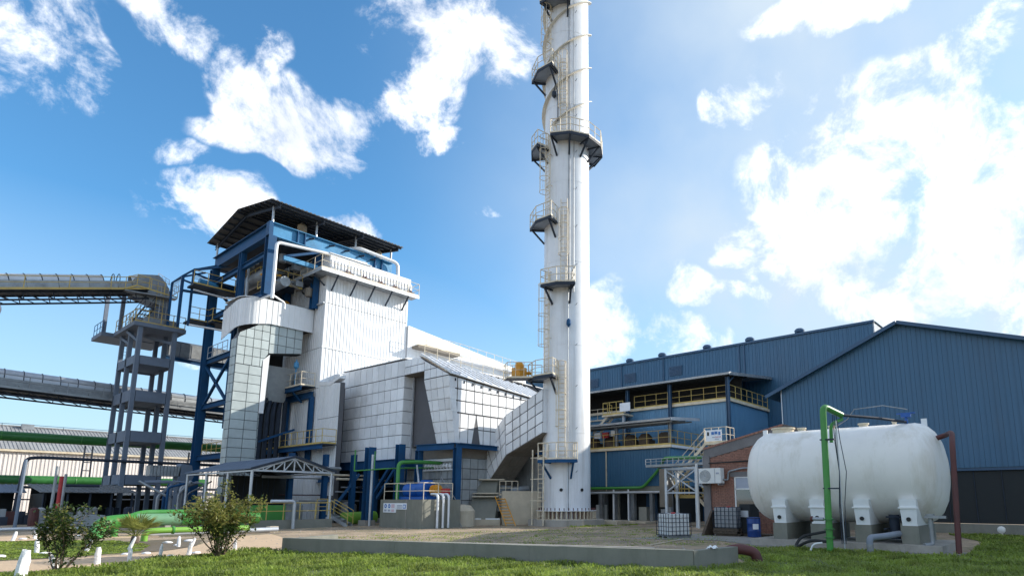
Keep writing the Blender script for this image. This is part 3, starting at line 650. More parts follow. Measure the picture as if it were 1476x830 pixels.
tile(bo, 'cladding_sheet', 'white', (XB+.08, YB-.02, 17.85), (0, 1, 0), (0, 0, 1), (-1, 0, 0), [(0, 0), (6.6, 0), (6.6, 3.0), (0, 3.0)], .9, 9, **RW)
MB().box(XB-.16, XB+.05, YB, YB+3.4, 17.72, 17.82).build('flashing', 'galv', bo)
MB().box(XB-.02, X2, YB-.03, YB+.04, 13.99, 14.04).build('flashing', 'white', bo)
# lower body, coming forward of the tall part
box('wall_core', 'joint', bo, XB+.08, XB+.5, 43.15, YB+.1, 1.0, 10.7)
for z0, z1 in ((2.0, 6.1), (6.13, 8.0), (8.03, 11.0)):
    tile(bo, 'cladding_sheet', 'white', (XB+.08, 43.1, z0), (0, 1, 0), (0, 0, 1), (-1, 0, 0), [(0, 0), (3.18, 0), (3.18, z1-z0), (0, (z1-z0) if z0 < 8 else 2.6)], .8, 9, **RW)
MB().prism([V(XB, 43.1, 11.3), V(XB, 44.6, 10.85), V(XB, YB+.0, 11.1), V(XB, YB, 10.8), V(XB, 44.6, 10.6), V(XB, 43.1, 11.0)][::-1], (.5, 0, 0)).build('flashing', 'white', bo)
# ledge platform round the top, its parapet rail, burners, the white box above it
LX, LY, LZ = 22.65, 45.15, 20.27
MB().prism([V(LX, LY, LZ-.14), V(X2+.3, LY, LZ-.14), V(X2+.3, YB, LZ-.14), V(XB, YB, LZ-.14), V(XB, 51.2, LZ-.14), V(LX, 51.2, LZ-.14)], (0, 0, .14)).build('ledge_deck', 'galvdark', bo)
MB().box(LX-.03, X2+.33, LY-.05, LY, LZ-.25, LZ+.02).build('ledge_fascia', 'white', bo)
MB().box(LX-.05, LX, LY-.05, 51.2, LZ-.25, LZ+.02).build('ledge_fascia', 'galv', bo)
for k in range(5):
    x = 24.2+k*1.72; MB().beam(V(x, LY+.15, LZ-.2), V(x, YB+.02, LZ-1.35), .10).build('bracket', 'dsteel', bo)
for k in range(4): y = 46.6+k*1.15; MB().beam(V(LX+.1, y, LZ-.2), V(XB+.02, y, LZ-.95), .09).build('bracket', 'dsteel', bo)
rail('handrail', 'cream', bo, [V(LX, 51.2, LZ), V(LX, LY, LZ), V(X2+.3, LY, LZ), V(X2+.3, YB, LZ)], 1.15, 1.15, r=.028)
tile(bo, 'cladding_sheet', 'white', (XB, YB-.42, LZ+.02), (1, 0, 0), (0, 0, 1), (0, -1, 0), [(0, 0), (X2-XB, 0), (X2-XB, 1.15), (0, 1.15)], .9, 9, gap=.01, t=.03, ribs=3, rib_w=.1, rib_h=.05)
box('wall_core', 'white', bo, XB+.05, X2-.1, YB-.4, YB+3, LZ+.02, 21.95)
tile(bo, 'cladding_sheet', 'white', (XB+.05, YB-.42, LZ+.0), (0, 1, 0), (0, 0, 1), (-1, 0, 0), [(0, 0), (5.2, 0), (5.2, 1.55), (0, 1.55)], .9, 9, gap=.01, t=.03, ribs=3, rib_w=.1, rib_h=.04)
MB().box(XB-.1, 27.5, YB-.5, YB+5.0, 21.96, 22.02).build('box_lid', 'white', bo)
for k in range(5):
    x = 24.9+k*1.55; mb = MB(); mb.box(x, x+.75, LY+.35, LY+.7, LZ+.12, LZ+.34); mb.tube([V(x+.2, LY+.5, LZ+.3), V(x+.2, LY+.5, LZ+.62)], .05, 6); mb.box(x+.35, x+.5, LY+.4, LY+.6, LZ+.3, LZ+.5); mb.build('vent_valve', 'rust', bo)
# main frame: columns and plate girders
FX0, FX1, FY0, FY1 = 19.3, 30.15, 47.0, 58.2
GZ0, GZ1 = 22.25, 23.38
for x, y, z0, w_ in ((FX0, FY0, 17.4, .62), (FX0, FY1, 0, .62), (FX0, 52.2, 8, .45), (FX1, FY0, 20.5, .5), (XB-.3, FY0+.6, 17.4, .5), (XB-.35, 52.6, 15.5, .5), (FX1, FY1, 20, .5), (21.4, FY1, 8, .4)):
    MB().ibeam(V(x, y, z0), V(x, y, GZ0), w_, w_*1.05, .06, V(0, 1, 0)).build('column', 'blue', bo)
    MB().box(x-.03, x+.03, y-.28, y+.28, z0, GZ0).build('column_web', 'blue', bo)
MB().ibeam(V(FX0-.3, FY0, (GZ0+GZ1)/2), V(FX1+.1, FY0, (GZ0+GZ1)/2), .5, GZ1-GZ0, .05).build('plate_girder', 'girder', bo)
MB().ibeam(V(FX0, FY0, (GZ0+GZ1)/2), V(FX0, FY1+.2, (GZ0+GZ1)/2), .5, GZ1-GZ0+.02, .05).build('plate_girder', 'blue', bo)
MB().ibeam(V(FX0, FY1, (GZ0+GZ1)/2), V(FX1, FY1, (GZ0+GZ1)/2), .5, GZ1-GZ0, .05).build('plate_girder', 'blue', bo)
for x in (19.25, 21.3, 21.9, 28.4, 29.1): MB().box(x-.04, x+.04, FY0-.25, FY0-.02, GZ0+.06, GZ1-.06).build('stiffener', 'blue', bo)
MB().box(FX0-.32, FX0-.0, FY0-.28, FY0+.28, GZ0+.0, GZ1+.0).build('end_block', 'blue', bo)
for k, x in enumerate((22.3, 24.1, 25.5, 26.9, 28.0)):
    mb = MB(); mb.beam(V(x, FY0-.03, GZ1-.35), V(x+.3, FY0-.35, GZ1-.3), .12); mb.tube([V(x, FY0-.1, GZ1-.35), V(x-.3, FY0-.1, GZ1-.62)], .02, 4); mb.build('cleat', 'dsteel', bo)
# mid-level beams behind the columns
for z in (20.9, 17.6, 13.6, 9.6, 5.2):
    mb = MB(); mb.ibeam(V(FX0, FY0 if z > 17 else 52.4, z), V(FX0, FY1, z), .3, .45, .03); mb.ibeam(V(FX0, FY1, z), V(XB, FY1, z), .3, .45, .03); mb.build('floor_beam', 'blue', bo)
for a, b in (((FX0, 58.2, 13.4), (FX0, 53, 9.8)), ((FX0, 58.2, 9.4), (FX0, 53.0, 13.2)), ((19.3, 58.2, 20.8), (22.4, 58.2, 17.8)), ((20.4, 47, 20.9), (23.3, 47, 22.2))):
    MB().beam(a, b, .2).build('brace', 'blue', bo)
# roof canopy: gable with ridge along the building
RX0, RX1, RY0, RY1 = 18.55, 30.6, 45.75, 58.7
RZ, RR = 24.72, 25.95; RYM = (RY0+RY1)/2
for (ya, yb, za, zb) in ((RY0, RYM, RZ, RR), (RY1, RYM, RZ, RR)):
    d = V(0, yb-ya, zb-za); Ln = d.length; nrm = V(0, -d.z, d.y).normalized(); nrm = nrm if nrm.z > 0 else -nrm
    tile(bo, 'roof_sheet', 'roofsheet', (RX0, ya, za), (1, 0, 0), d, nrm, [(0, 0), (RX1-RX0, 0), (RX1-RX0, Ln), (0, Ln)], 1.0, 8, gap=.0, t=.02, ribs=3, rib_w=.12, rib_h=.05)
    for k in range(7):
        t = (k+.3)/6.6; p = V(RX0+.05, ya+(yb-ya)*t, za+(zb-za)*t)-nrm*.1; MB().beam(p, p+V(RX1-RX0-.1, 0, 0), .08, .16, nrm).build('purlin', 'dsteel', bo)
    for x in (19.3, 22.9, 26.5, 30.1): MB().ibeam(V(x, ya, za)-nrm*.33, V(x, yb, zb)-nrm*.33, .16, .28, .02, nrm).build('rafter', 'dsteel', bo)
for x in (19.3, 22.9, 26.5, 30.1):
    for y in (FY0, FY1): MB().tube([V(x, y, GZ1), V(x, y, RZ+.08)], .09, 8).build('roof_post', 'galv', bo)
for x, y, h, r in ((22.6, 49, 1.75, .38), (23.1, 49.6, 1.2, .15), (27.9, 48.5, 1.35, .32), (29.2, 48.8, 1.2, .2), (29.7, 48.4, 1.5, .28)):
    mb = MB(); mb.lathe((x, y, GZ1-.1), [(r, 0), (r, h-.12), (r*.55, h), (r*.3, h+.15)], 16); mb.build('vent_stack', 'cream', bo, True)
box('drum_floor', 'dsteel', bo, FX0+.3, FX1-.3, FY0+.3, FY1-.3, 22.3, 22.4)
MB().tube([V(FX0+1.2, 49.3, 20.2), V(FX0+1.2, 54.6, 20.2)], .55, 18).build('steam_drum', 'galvdark', bo, True)
# machinery seen between the columns
rs = random.Random(11)
for k in range(26):
    x, y, z = rs.uniform(19.8, 23.0), rs.uniform(47.6, 55.5), rs.choice((17.7, 18.4, 19.2, 20.4, 20.8, 21.2)); mb = MB()
    if k % 3 == 0: mb.lathe((x, y, z), [(.25, 0), (.3, .1), (.3, .7), (.1, .8)], 10)
    elif k % 3 == 1: mb.tube(fillet([(x, y, z), (x, y, z+.6), (x+rs.uniform(-1.2, 1.2), y, z+.6), (x+rs.uniform(-1, 1), y-1, z+.6)], .15), .09, 7)
    else: mb.box(x-.3, x+.3, y-.25, y+.25, z, z+.45)
    mb.build('valve' if k % 3 == 0 else ('pipe_run' if k % 3 == 1 else 'panel_box'), rs.choice(('orange', 'galvdark', 'galvdark', 'soffit', 'dsteel')), bo)
MB().box(20.3, 23.1, 46.7, 46.9, 20.55, 20.9).build('floor_beam', 'girder', bo)
MB().tube([V(20.9, 47.5, 19.1), V(20.9, 50.5, 19.1)], .42, 14).build('blowdown_tank', 'galvdark', bo, True)
# yellow-railed platforms
PZ = 19.93
def deck(poly, z, m='dsteel', t=.16): return MB().prism([V(x, y, z-t) for x, y in poly], (0, 0, t)).build('platform_deck', m, bo)
deck([(20.35, 51.0), (22.6, 51.0), (22.6, 47.4), (23.6, 47.4), (23.6, 57.2), (17.05, 57.6), (17.05, 56.18), (20.35, 56.18)], PZ)
rail('handrail', 'yellow', bo, [V(22.6, 51.05, PZ), V(20.35, 51.05, PZ), V(20.35, 56.18, PZ), V(17.07, 56.18, PZ)], 1.15, 1.1, r=.035)
rail('handrail', 'yellow', bo, [V(22.6, 48.2, PZ-.9), V(20.2, 48.2, PZ-.9), V(20.2, 51, PZ-.9)], 1.15, 1.0, r=.03)
QZ = 17.2
deck([(17.6, 57.9), (19.0, 57.9), (19.0, 56.9), (19.9, 56.9), (19.9, 53.0), (23.6, 53.0), (23.6, 59.5), (17.6, 59.5)], QZ)
rail('handrail', 'yellow', bo, [V(17.62, 57.95, QZ), V(19.05, 57.95, QZ), V(19.05, 56.95, QZ), V(19.95, 56.95, QZ), V(19.95, 53.1, QZ)], 1.15, .9, r=.035)
deck([(19.5, 53.0), (23.6, 53.0), (23.6, 57.8), (19.5, 57.8)], 5.3)
rail('handrail', 'yellow', bo, [V(19.5, 57.6, 5.3), V(19.5, 53.4, 5.3)], 1.1, 1.0, r=.03)
rail('handrail', 'galv', bo, [V(19.2, 57.6, 13.8), V(19.2, 53.4, 13.8)], 1.1, 1.0, r=.03)
# outrigger frame over the conveyor head
og = MB()
cs = [(16.75, 58.0), (17.55, 58.0), (16.75, 60.6), (17.55, 60.6)]
for (x, y), zt in zip(cs, (20.9, 21.7, 20.9, 21.7)): og.beam(V(x, y, 16.6), V(x, y, zt), .17)
for y in (58.0, 60.6): og.beam(V(16.75, y, 20.9), V(17.55, y, 21.7), .16); og.beam(V(17.55, y, 21.7), V(19.3, y, 22.6), .15); og.beam(V(17.55, y, 21.4), V(20.6, y, 20.9), .14)
og.beam(V(17.55, 58, 21.7), V(20.35, 56.2, 22.5), .18); og.beam(V(16.75, 58, 20.9), V(16.75, 60.6, 20.9), .12); og.beam(V(16.75, 58, 19.6), V(20.35, 58, 19.9), .2)
og.build('outrigger_frame', 'blue', bo)
rail('handrail', 'galv', bo, [V(17.6, 58.3, 19.95), V(19.2, 58.3, 19.95)], 1.1, .5)
rail('handrail', 'galv', bo, [V(16.8, 60.4, 19.6), V(16.8, 58.1, 19.6)], 1.1, .5)
MB().tube([V(17.9, 57.6, 20.6), V(19.4, 57.6, 20.5)], .33, 14).build('motor', 'girder', bo, True)
# silver pipes on the outside
def pipe(name, lab, pts, r, m='pipe', fr=.35, n=10, cat='pipe', group=None):
    o = MB().tube(fillet(pts, fr), r, n).build(name, m, None, True); tag(o, lab, cat, group); return o
pipe('steam_pipe', 'large silver steam pipe looping along the front of the blue girder and down', [(19.3, 45.9, 16.9), (19.3, 45.9, 21.45), (23.5, 46.0, 21.9), (27.2, 46.2, 22.2)], .13)
pipe('steam_pipe', 'silver pipe bending over the right end of the blue girder', [(25.9, 47.7, 23.55), (26.6, 46.6, 23.6), (30.5, 46.4, 23.35), (30.6, 46.4, 20.4)], .16, fr=.5)
pipe('steam_pipe', 'short silver pipe with a hooked top left of the main column', [(20.0, 52.6, 18.5), (20.0, 52.6, 21.6), (20.5, 52.0, 21.7)], .12)
pipe('steam_pipe', 'thin silver pipe running under the upper yellow railed platform', [(17.1, 56.1, 19.3), (19.6, 56.1, 19.2), (20.2, 54.0, 18.9)], .08)
pipe('steam_pipe', 'thin silver pipe running under the lower yellow railed platform', [(17.5, 57.6, 16.6), (19.8, 56.6, 16.4), (20.0, 55.4, 16.3)], .09)
pipe('steam_pipe', 'thin silver pipe dropping behind the curved white cladding', [(19.2, 51.4, 13.6), (19.2, 51.4, 17.4), (19.3, 45.95, 17.2), (20.6, 46.6, 17.0), (20.6, 46.6, 16.5)], .08)
# curved corrugated fairing above the grey duct
fa = thing('curved_fairing', 'curved white corrugated fairing above the grey lagged duct', 'cladding', (21, 48.5, 14))
path = [(23.65, 47.95), (19.7, 47.95)]+[(18.9+.0+.8*math.cos(R(a)) if 0 else 19.3-1.25*math.sin(R(a)), 49.2-1.25*math.cos(R(a))) for a in (10, 25, 40, 55, 70, 85)]+[(18.05, 51.6)]
acc = 0; fb = MB()
def ztop(t): return 17.35 if t < .55 else 17.35-(t-.55)*1.6
def zbot(t): return 15.45 if t < .4 else 15.45-(t-.4)*1.9
Ls = [(Vector(b)-Vector(a)).length for a, b in zip(path, path[1:])]; T = sum(Ls); s0 = 0; nmb = 0
for (a, b), l in zip(zip(path, path[1:]), Ls):
    k = max(1, round(l/.42)); 
    for i in range(k):
        p = Vector(a)+(Vector(b)-Vector(a))*i/k; q = Vector(a)+(Vector(b)-Vector(a))*(i+1)/k; t0, t1 = (s0+l*i/k)/T, (s0+l*(i+1)/k)/T
        dn = Vector((b[0]-a[0], b[1]-a[1], 0)).normalized(); nn = V(-dn.y, dn.x, 0)
        mb = MB(); mb.prism([V(p.x, p.y, zbot(t0)), V(q.x, q.y, zbot(t1)), V(q.x, q.y, ztop(t1)), V(p.x, p.y, ztop(t0))], nn*.03)
        m_ = (p+q)/2; nz = nn*.055
        mb.prism([V(*(p*.65+q*.35), zbot(t0)), V(*(p*.35+q*.65), zbot(t1)), V(*(p*.35+q*.65), ztop(t1)), V(*(p*.65+q*.35), ztop(t0))], nz)
        mb.build('cladding_sheet', 'white', fa)
    s0 += l
MB().prism([V(x, y, 17.36) for x, y in path]+[V(23.6, 51.6, 17.36)], (0, 0, .05)).build('fairing_roof', 'white', fa)
MB().prism([V(x+.08, y+.12, 15.6) for x, y in path]+[V(23.6, 51.6, 15.6)], (0, 0, 1.6)).build('fairing_core', 'joint', fa)
# ------------------------------------------------------------------ big grey-green lagged downcomer duct
dc = thing('lagged_downcomer_duct', 'tall grey-green lagged duct with an arched arm into the boiler house', 'duct', (19.5, 50, 0))
DY = 48.05
arch = [(18.2, 0), (20.35, 0), (20.35, 12.6), (20.95, 13.15), (23.6, 13.75), (23.6, 15.55), (20.6, 15.55), (19.6, 15.3), (18.55, 14.55), (18.35, 13.5)]
base = [(17.95, 0), (20.0, 0), (20.0, 6.0), (19.85, 12.4), (20.35, 13.1), (22.95, 13.55), (22.95, 15.5), (20.3, 15.5), (19.4, 15.25), (18.2, 14.4), (17.95, 13.9)]
def conv(poly, th):   # tile a non-convex outline: split by hand into convex pieces
    pass
core = MB(); core.prism([V(x, DY+.08, z) for x, z in base], (0, .95, 0)); core.build('duct_core', 'joint', dc)
tk = dict(gap=.045, t=.05, jit=.01)
tile(dc, 'panel', 'laggreen', (0, DY+.08, 0), (1, 0, 0), (0, 0, 1), (0, -1, 0), [(17.95, 2.0), (19.97, 2.0), (19.87, 11.9), (17.95, 11.9)], 1.0, .72, **tk)
tile(dc, 'panel', 'laggreen', (0, DY+.08, 0), (1, 0, 0), (0, 0, 1), (0, -1, 0), [(17.95, 11.92), (19.87, 11.92), (19.9, 12.4), (20.3, 13.06), (20.3, 15.5), (19.4, 15.22), (18.1, 14.36), (17.95, 13.9)], .6, .76, **tk)
tile(dc, 'panel', 'laggreen', (0, DY+.08, 0), (1, 0, 0), (0, 0, 1), (0, -1, 0), [(20.32, 13.1), (22.95, 13.55), (22.95, 15.5), (20.32, 15.5)], .6, .8, **tk)
tile(dc, 'panel', 'laggreen', (17.95, DY+.08, 0), (0, 1, 0), (0, 0, 1), (-1, 0, 0), [(0, 2.0), (.95, 2.0), (.95, 13.9), (0, 13.9)], .47, .72, **tk)
tile(dc, 'panel', 'laggreen', (20.0, DY+.1, 0), (0, 1, 0), (0, 0, 1), (1, 0, 0), [(0, 2.0), (.9, 2.0), (.9, 12.3), (0, 12.3)], .72, .76, **tk)
MB().prism([V(19.95, DY+.0, 8.3), V(20.3, DY+.0, 8.3), V(20.42, DY, 13.0), V(19.95, DY, 12.5)], (0, 1.6, 0)).build('edge_flashing', 'white', dc)
MB().prism([V(20.35, DY+.1, 13.1), V(22.95, DY+.1, 13.5), V(22.95, DY+.95, 13.5), V(20.35, DY+.95, 13.1)], (0, 0, -.04)).build('arm_soffit', 'black', dc)
# hoppers and tubes in the dark bay under the arm
rc = thing('economiser_hopper', 'dim grey ducts and pipes inside the bay under the arched duct arm', 'hopper', (21.6, 50, 0))
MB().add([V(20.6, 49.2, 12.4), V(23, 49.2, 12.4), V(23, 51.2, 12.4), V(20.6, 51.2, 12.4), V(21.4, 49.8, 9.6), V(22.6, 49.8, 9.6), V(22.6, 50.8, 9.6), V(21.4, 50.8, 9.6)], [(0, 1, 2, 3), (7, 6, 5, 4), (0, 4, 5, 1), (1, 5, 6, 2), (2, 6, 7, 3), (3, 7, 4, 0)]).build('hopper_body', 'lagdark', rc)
for k in range(5): MB().tube(fillet([(20.7+k*.55, 49.4+k*.2, 1), (20.7+k*.55, 49.4+k*.2, 8.6), (21.2+k*.4, 50, 9.8)], .4), .17, 10).build('downpipe', 'dsteel', rc, True)
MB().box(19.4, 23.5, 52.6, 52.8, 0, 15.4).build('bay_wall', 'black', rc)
MB().beam(V(20.6, 49.3, 6.2), V(23.4, 49.3, 7.4), .16).build('brace', 'blue', rc)
# blue portal and railed galleries on the shaded side wall
pg = thing('side_gallery', 'blue portal frame with cream-railed walkways on the shaded boiler wall', 'walkway', (23.4, 48, 0))
for z, y0, y1 in ((10.75, 46.85, 53.4), (5.85, 42.9, 53.6)):
    MB().box(22.5, 23.68, y0, y1, z-.08, z).build('walkway_deck', 'dsteel', pg); MB().ibeam(V(22.55, y0, z-.24), V(22.55, y1, z-.24), .14, .3, .02).build('edge_beam', 'blue', pg)
    rail('handrail', 'cream' if z > 8 else 'yellow', pg, [V(23.6, y0, z), V(22.5, y0, z), V(22.5, y1, z)], 1.1, 1.0, r=.028)
for y in (46.85, 51.0): MB().ibeam(V(23.45, y, 0), V(23.45, y, 9.9), .32, .34, .04, V(0, 1, 0)).build('portal_column', 'blue', pg)
MB().ibeam(V(23.45, 46.7, 10.05), V(23.45, 51.4, 10.05), .3, .5, .04).build('portal_beam', 'blue', pg)
MB().beam(V(22.6, 48.6, 10.5), V(23.5, 48.6, 9.6), .14).build('bracket', 'blue', pg); MB().beam(V(23.4, 48.9, 5.6), V(23.4, 47.0, 3.9), .16).build('brace', 'blue', pg)
MB().ibeam(V(23.4, 42.9, 3.2), V(23.4, 48.2, 3.2), .3, .4, .03).build('floor_beam', 'blue', pg)
mb = MB(); mb.tube([V(22.6, 48.1, 10.8), V(22.6, 48.1, 13.0)], .05, 6); mb.lathe((22.6, 48.1, 12.2), [(.05, 0), (.2, .15), (.2, .5), (.08, .65)], 8); tag(mb.build('lamp_post', 'girder', None, True), 'small blue lamp on a post at the upper cream-railed gallery', 'lamp')
# dark interior under the boiler house
ub = thing('undercroft', 'dark ground-floor hall of pipes and columns under the boiler house', 'building', (24, 44, 0))
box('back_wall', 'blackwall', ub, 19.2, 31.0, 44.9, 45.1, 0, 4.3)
tile(ub, 'cladding_sheet', 'white', (21.5, 44.85, .2), (1, 0, 0), (0, 0, 1), (0, -1, 0), [(0, 0), (2.3, 0), (2.3, 3.6), (0, 3.6)], .8, 9, gap=.02, t=.03, ribs=3, rib_w=.1, rib_h=.05)
for x, y in ((20.4, 43), (22.6, 42.3), (24.2, 41.2), (26.5, 43.5), (28.6, 42)): MB().ibeam(V(x, y, 0), V(x, y, 5.0), .34, .34, .03, V(0, 1, 0)).build('column', 'blue', ub)
MB().beam(V(22.8, 42.2, 0.4), V(24.6, 41.0, 3.6), .2).build('brace', 'blue', ub)
for k in range(9):
    x = 19.5+rs.uniform(0, 8); y = 41+rs.uniform(0, 3.4); z = rs.uniform(1.5, 4.2); MB().tube([V(x-2.2, y, z), V(x+2.4, y, z)], rs.uniform(.04, .13), 7).build('pipe_run', rs.choice(('galv', 'galvdark', 'rust', 'cream')), ub)
for k in range(6):
    x = 19.8+rs.uniform(0, 8); y = 42+rs.uniform(0, 2.2); mb = MB(); mb.lathe((x, y, 0), [(.5, 0), (.55, .2), (.55, 1.3), (.2, 1.6)], 14); mb.build('vessel', rs.choice(('galvdark', 'lagdark', 'galv')), ub, True)
# ------------------------------------------------------------------ electrostatic precipitator (lagged, gabled) and its inlet box
es = thing('precipitator', 'huge white panelled dust precipitator with ribbed sloping roof behind the duct', 'precipitator', (31, 38, 0))
EX0, EX1, EY = 25.56, 36.4, 32.1
ZB, ZT, HZ, DZ = 5.52, 10.08, 7.6, -.083
def zt(x): return ZT+DZ*(x-EX0)
core = MB(); core.add([V(x, y, z+(DZ*(x-EX0) if z > 9 else 0)) for x in (EX0+.95, EX1) for y, z in ((EY+.1, ZB), (EY+.1, ZT-.04), (35.6, 11.85), (46, 11.95), (46, ZB))], [(4, 3, 2, 1, 0), (5, 6, 7, 8, 9), (0, 1, 6, 5), (1, 2, 7, 6), (2, 3, 8, 7), (3, 4, 9, 8), (4, 0, 5, 9)]); core.build('body_core', 'joint', es)
# end wall: one plane with the inlet box, notched beside it; its narrow hopper leans in toward the foot
MB().prism([V(EX0+.06, EY+.06, ZT-.05), V(EX0+.06, 34.86, ZT+.1), V(EX0+.75, 34.0, ZB), V(EX0+.75, EY+.06, ZB)], (.4, 0, 0)).build('end_core', 'lag', es)
vd = V(-.7, 0, ZT-ZB).normalized(); LL = V(-.7, 0, ZT-ZB).length
tile(es, 'panel', 'lag', (EX0+.72, EY, ZB), (0, 1, 0), vd, (-1, 0, -.15), [(0, 0), (1.95, 0), (2.78, LL), (0, LL)], .7, .74, .045, .05, jit=.012)
MB().prism([V(EX0+.06, EY+.03, ZT), V(EX0+.06, 37.36, ZT), V(EX0+.06, 37.36, 11.85), V(EX0+.06, 35.6, 11.85)], (.9, 0, 0)).build('gable_core', 'joint', es) if 0 else None
MB().prism([V(EX0+.06, EY+.03, ZT), V(EX0+.06, 34.9, ZT), V(EX0+.06, 34.9, 10.72), V(EX0+.06, 37.36, 10.72), V(EX0+.06, 37.36, 11.85), V(EX0+.06, 35.6, 11.85)], (1.0, 0, 0)).build('gable_core', 'joint', es)
tile(es, 'panel', 'lag', (EX0+.02, 0, 0), (0, 1, 0), (0, 0, 1), (-1, 0, 0), [(EY, ZT+.02), (34.88, ZT+.02), (34.88, 11.44)], .7, .72, .045, .05)
tile(es, 'panel', 'lag', (EX0+.02, 0, 0), (0, 1, 0), (0, 0, 1), (-1, 0, 0), [(34.9, 10.72), (37.28, 10.72), (37.28, 11.87), (35.6, 11.87), (34.9, 11.46)], .8, .6, .045, .05)
MB().prism([V(EX0+.1, 34.9, 10.70), V(EX0+.1, 37.3, 10.70), V(EX0+3, 37.3, 10.70), V(EX0+3, 34.9, 10.70)], (0, 0, .06)).build('notch_soffit', 'soffit', es)
# long side: tall panels, hoppers below with a dark triangular gap between them
tile(es, 'panel', 'lag', (0, EY+.1, 0), (1, 0, 0), (0, 0, 1), (0, -1, 0), [(EX0+.3, HZ), (EX1, HZ), (EX1, zt(EX1)), (EX0, ZT)], .78, .82, .085, .06, jit=.012)
for x0, x1, t0, t1 in ((26.3, 27.75, 25.98, 28.1), (28.55, 30.5, 28.15, 30.85), (31.3, 33.2, 30.9, 33.6), (34.0, 36.0, 33.65, 36.4)):
    MB().prism([V(x0+.05, EY+.18, ZB), V(x1-.05, EY+.18, ZB), V(t1-.03, EY+.18, HZ), V(t0+.03, EY+.18, HZ)], (0, 2, 0)).build('hopper_core', 'joint', es)
    tile(es, 'panel', 'lag', (0, EY+.12, 0), (1, 0, 0), (0, 0, 1), (0, -1, 0), [(x0, ZB), (x1, ZB), (t1, HZ-.03), (t0, HZ-.03)], .72, 1.02, .07, .05)
box('throat', 'soffit', es, 27.0, EX1, EY+.9, 45, 4.6, HZ)
# roof slope with raised purlins and frames
d = V(0, 35.6-EY, 11.9-ZT); Ln = d.length; nrm = V(0, -d.z, d.y).normalized(); ux = V(1, 0, DZ).normalized()
tile(es, 'roof_sheet', 'soffit', (EX0, EY, ZT+.02), ux, d, nrm, [(0, 0), (EX1-EX0, 0), (EX1-EX0, Ln), (0, Ln)], .78, 6, .03, .04)
for j in range(8):
    p = V(EX0+.02, EY, ZT+.05)+d*(.03+j*.128)+nrm*.13; MB().beam(p, p+ux*(EX1-EX0), .26 if j else .5, .06, nrm).build('roof_purlin', 'lag', es)
for k in range(15):
    p = V(EX0+.05, EY, ZT+.05)+ux*(k*.775)+nrm*.2; MB().beam(p, p+d*.97, .13, .10, nrm).build('roof_batten', 'lag', es)
rail('handrail', 'cream', es, [V(EX0+.6, 35.8, 11.95), V(EX1, 35.8, 11.95+DZ*10.8)], 1.0, 1.1, toe=False)
for k in range(13): MB().box(EX0+.5+k*.8, EX0+.58+k*.8, EY-.03, EY+.03, zt(EX0+.5+k*.8)-.28, zt(EX0+.5+k*.8)-.1).build('cleat', 'dsteel', es)
# inlet box standing in front
ib = thing('inlet_duct_box', 'tall flat white panelled duct box on blue legs in front of the precipitator', 'duct', (26.5, 42, 4.4))
IX, IX1 = 25.56, 27.75
core = MB(); core.prism([V(IX+.06, y, z) for y, z in ((37.36, 4.65), (46.1, 4.65), (46.1, 12.05), (37.36, 11.9))], (IX1-IX-.06, 0, 0)); core.build('duct_core', 'joint', ib)
tile(ib, 'panel', 'lag', (IX+.05, 37.3, 4.6), (0, 1, 0), (0, 0, 1), (-1, 0, 0), [(0, 0), (8.2, 0), (8.2, 6.1), (0, 6.1)], .82, .88, .045, .05, jit=.012)
tile(ib, 'panel', 'lag', (IX+.05, 37.3, 10.72), (0, 1, 0), (0, 0, 1), (-1, 0, 0), [(0, 0), (9.4, 0), (9.4, 1.35), (0, 1.15)], .82, 1.3, .045, .05, jit=.012)
tile(ib, 'panel', 'lag', (IX, 37.36, 4.6), (1, 0, 0), (0, 0, 1), (0, -1, 0), [(0, 0), (3.9, 0), (3.9, 6.1), (0, 6.1)], .78, .88, .05, .05)
for k in range(2): MB().box(IX+.75+k*.7, IX+.85+k*.7, 37.2, 37.3, 4.6, 10.7).build('stiffener', 'galv', ib)
box('box_back', 'soffit', ib, IX1, 29.5, 37.4, 46, 4.6, 11.8)
MB().prism([V(IX, 37.3, 12.0), V(IX, 46.1, 12.15), V(IX1, 46.1, 12.15), V(IX1, 37.3, 12.0)], (0, 0, .05)).build('box_lid', 'white', ib)
# small sunlit annex and gallery at its left rear
MB().box(25.0, 25.9, 46.2, 47.0, 9.6, 11.6).build('side_box', 'white', ib)
rail('handrail', 'yellow', ib, [V(25.2, 45.9, 7.2), V(25.2, 46.8, 7.2)], 1.1, .5); MB().box(25.1, 26, 45.9, 46.9, 7.05, 7.2).build('deck', 'dsteel', ib)
# gallery block above and behind, sloping roofline with its walkway
ga = thing('bag_gallery', 'long white flat block with falling roofline behind the precipitator', 'building', (37, 46, 0))
MB().prism([V(31.82, 46.2, 11), V(47.5, 46.2, 11), V(47.5, 46.2, 15.7), V(31.82, 46.2, 17.6)], (0, 6, 0)).build('wall_core', 'white', ga)
tile(ga, 'cladding_sheet', 'white', (31.82, 46.2, 11), (1, 0, 0), (0, 0, 1), (0, -1, 0), [(0, 0), (15.6, 0), (15.6, 4.72), (0, 6.62)], .97, 9, gap=.02, t=.03)
MB().box(32.3, 37.2, 45.2, 46.2, 15.5, 15.75).build('walkway_deck', 'soffit', ga); MB().box(37.2, 45.5, 45.5, 46.2, 15.3, 15.42).build('walkway_deck', 'white', ga)
rail('handrail', 'cream', ga, [V(31.9, 45.25, 15.75), V(37.2, 45.25, 15.75), V(45.5, 45.5, 15.42)], 1.05, 1.2)
MB().prism([V(26.5, 36, 11.96), V(26.5, 46.1, 12.0), V(45, 46.1, 12.4), V(45, 36, 11.3)], (0, 0, .06)).build('flat_roof', 'white', ga)
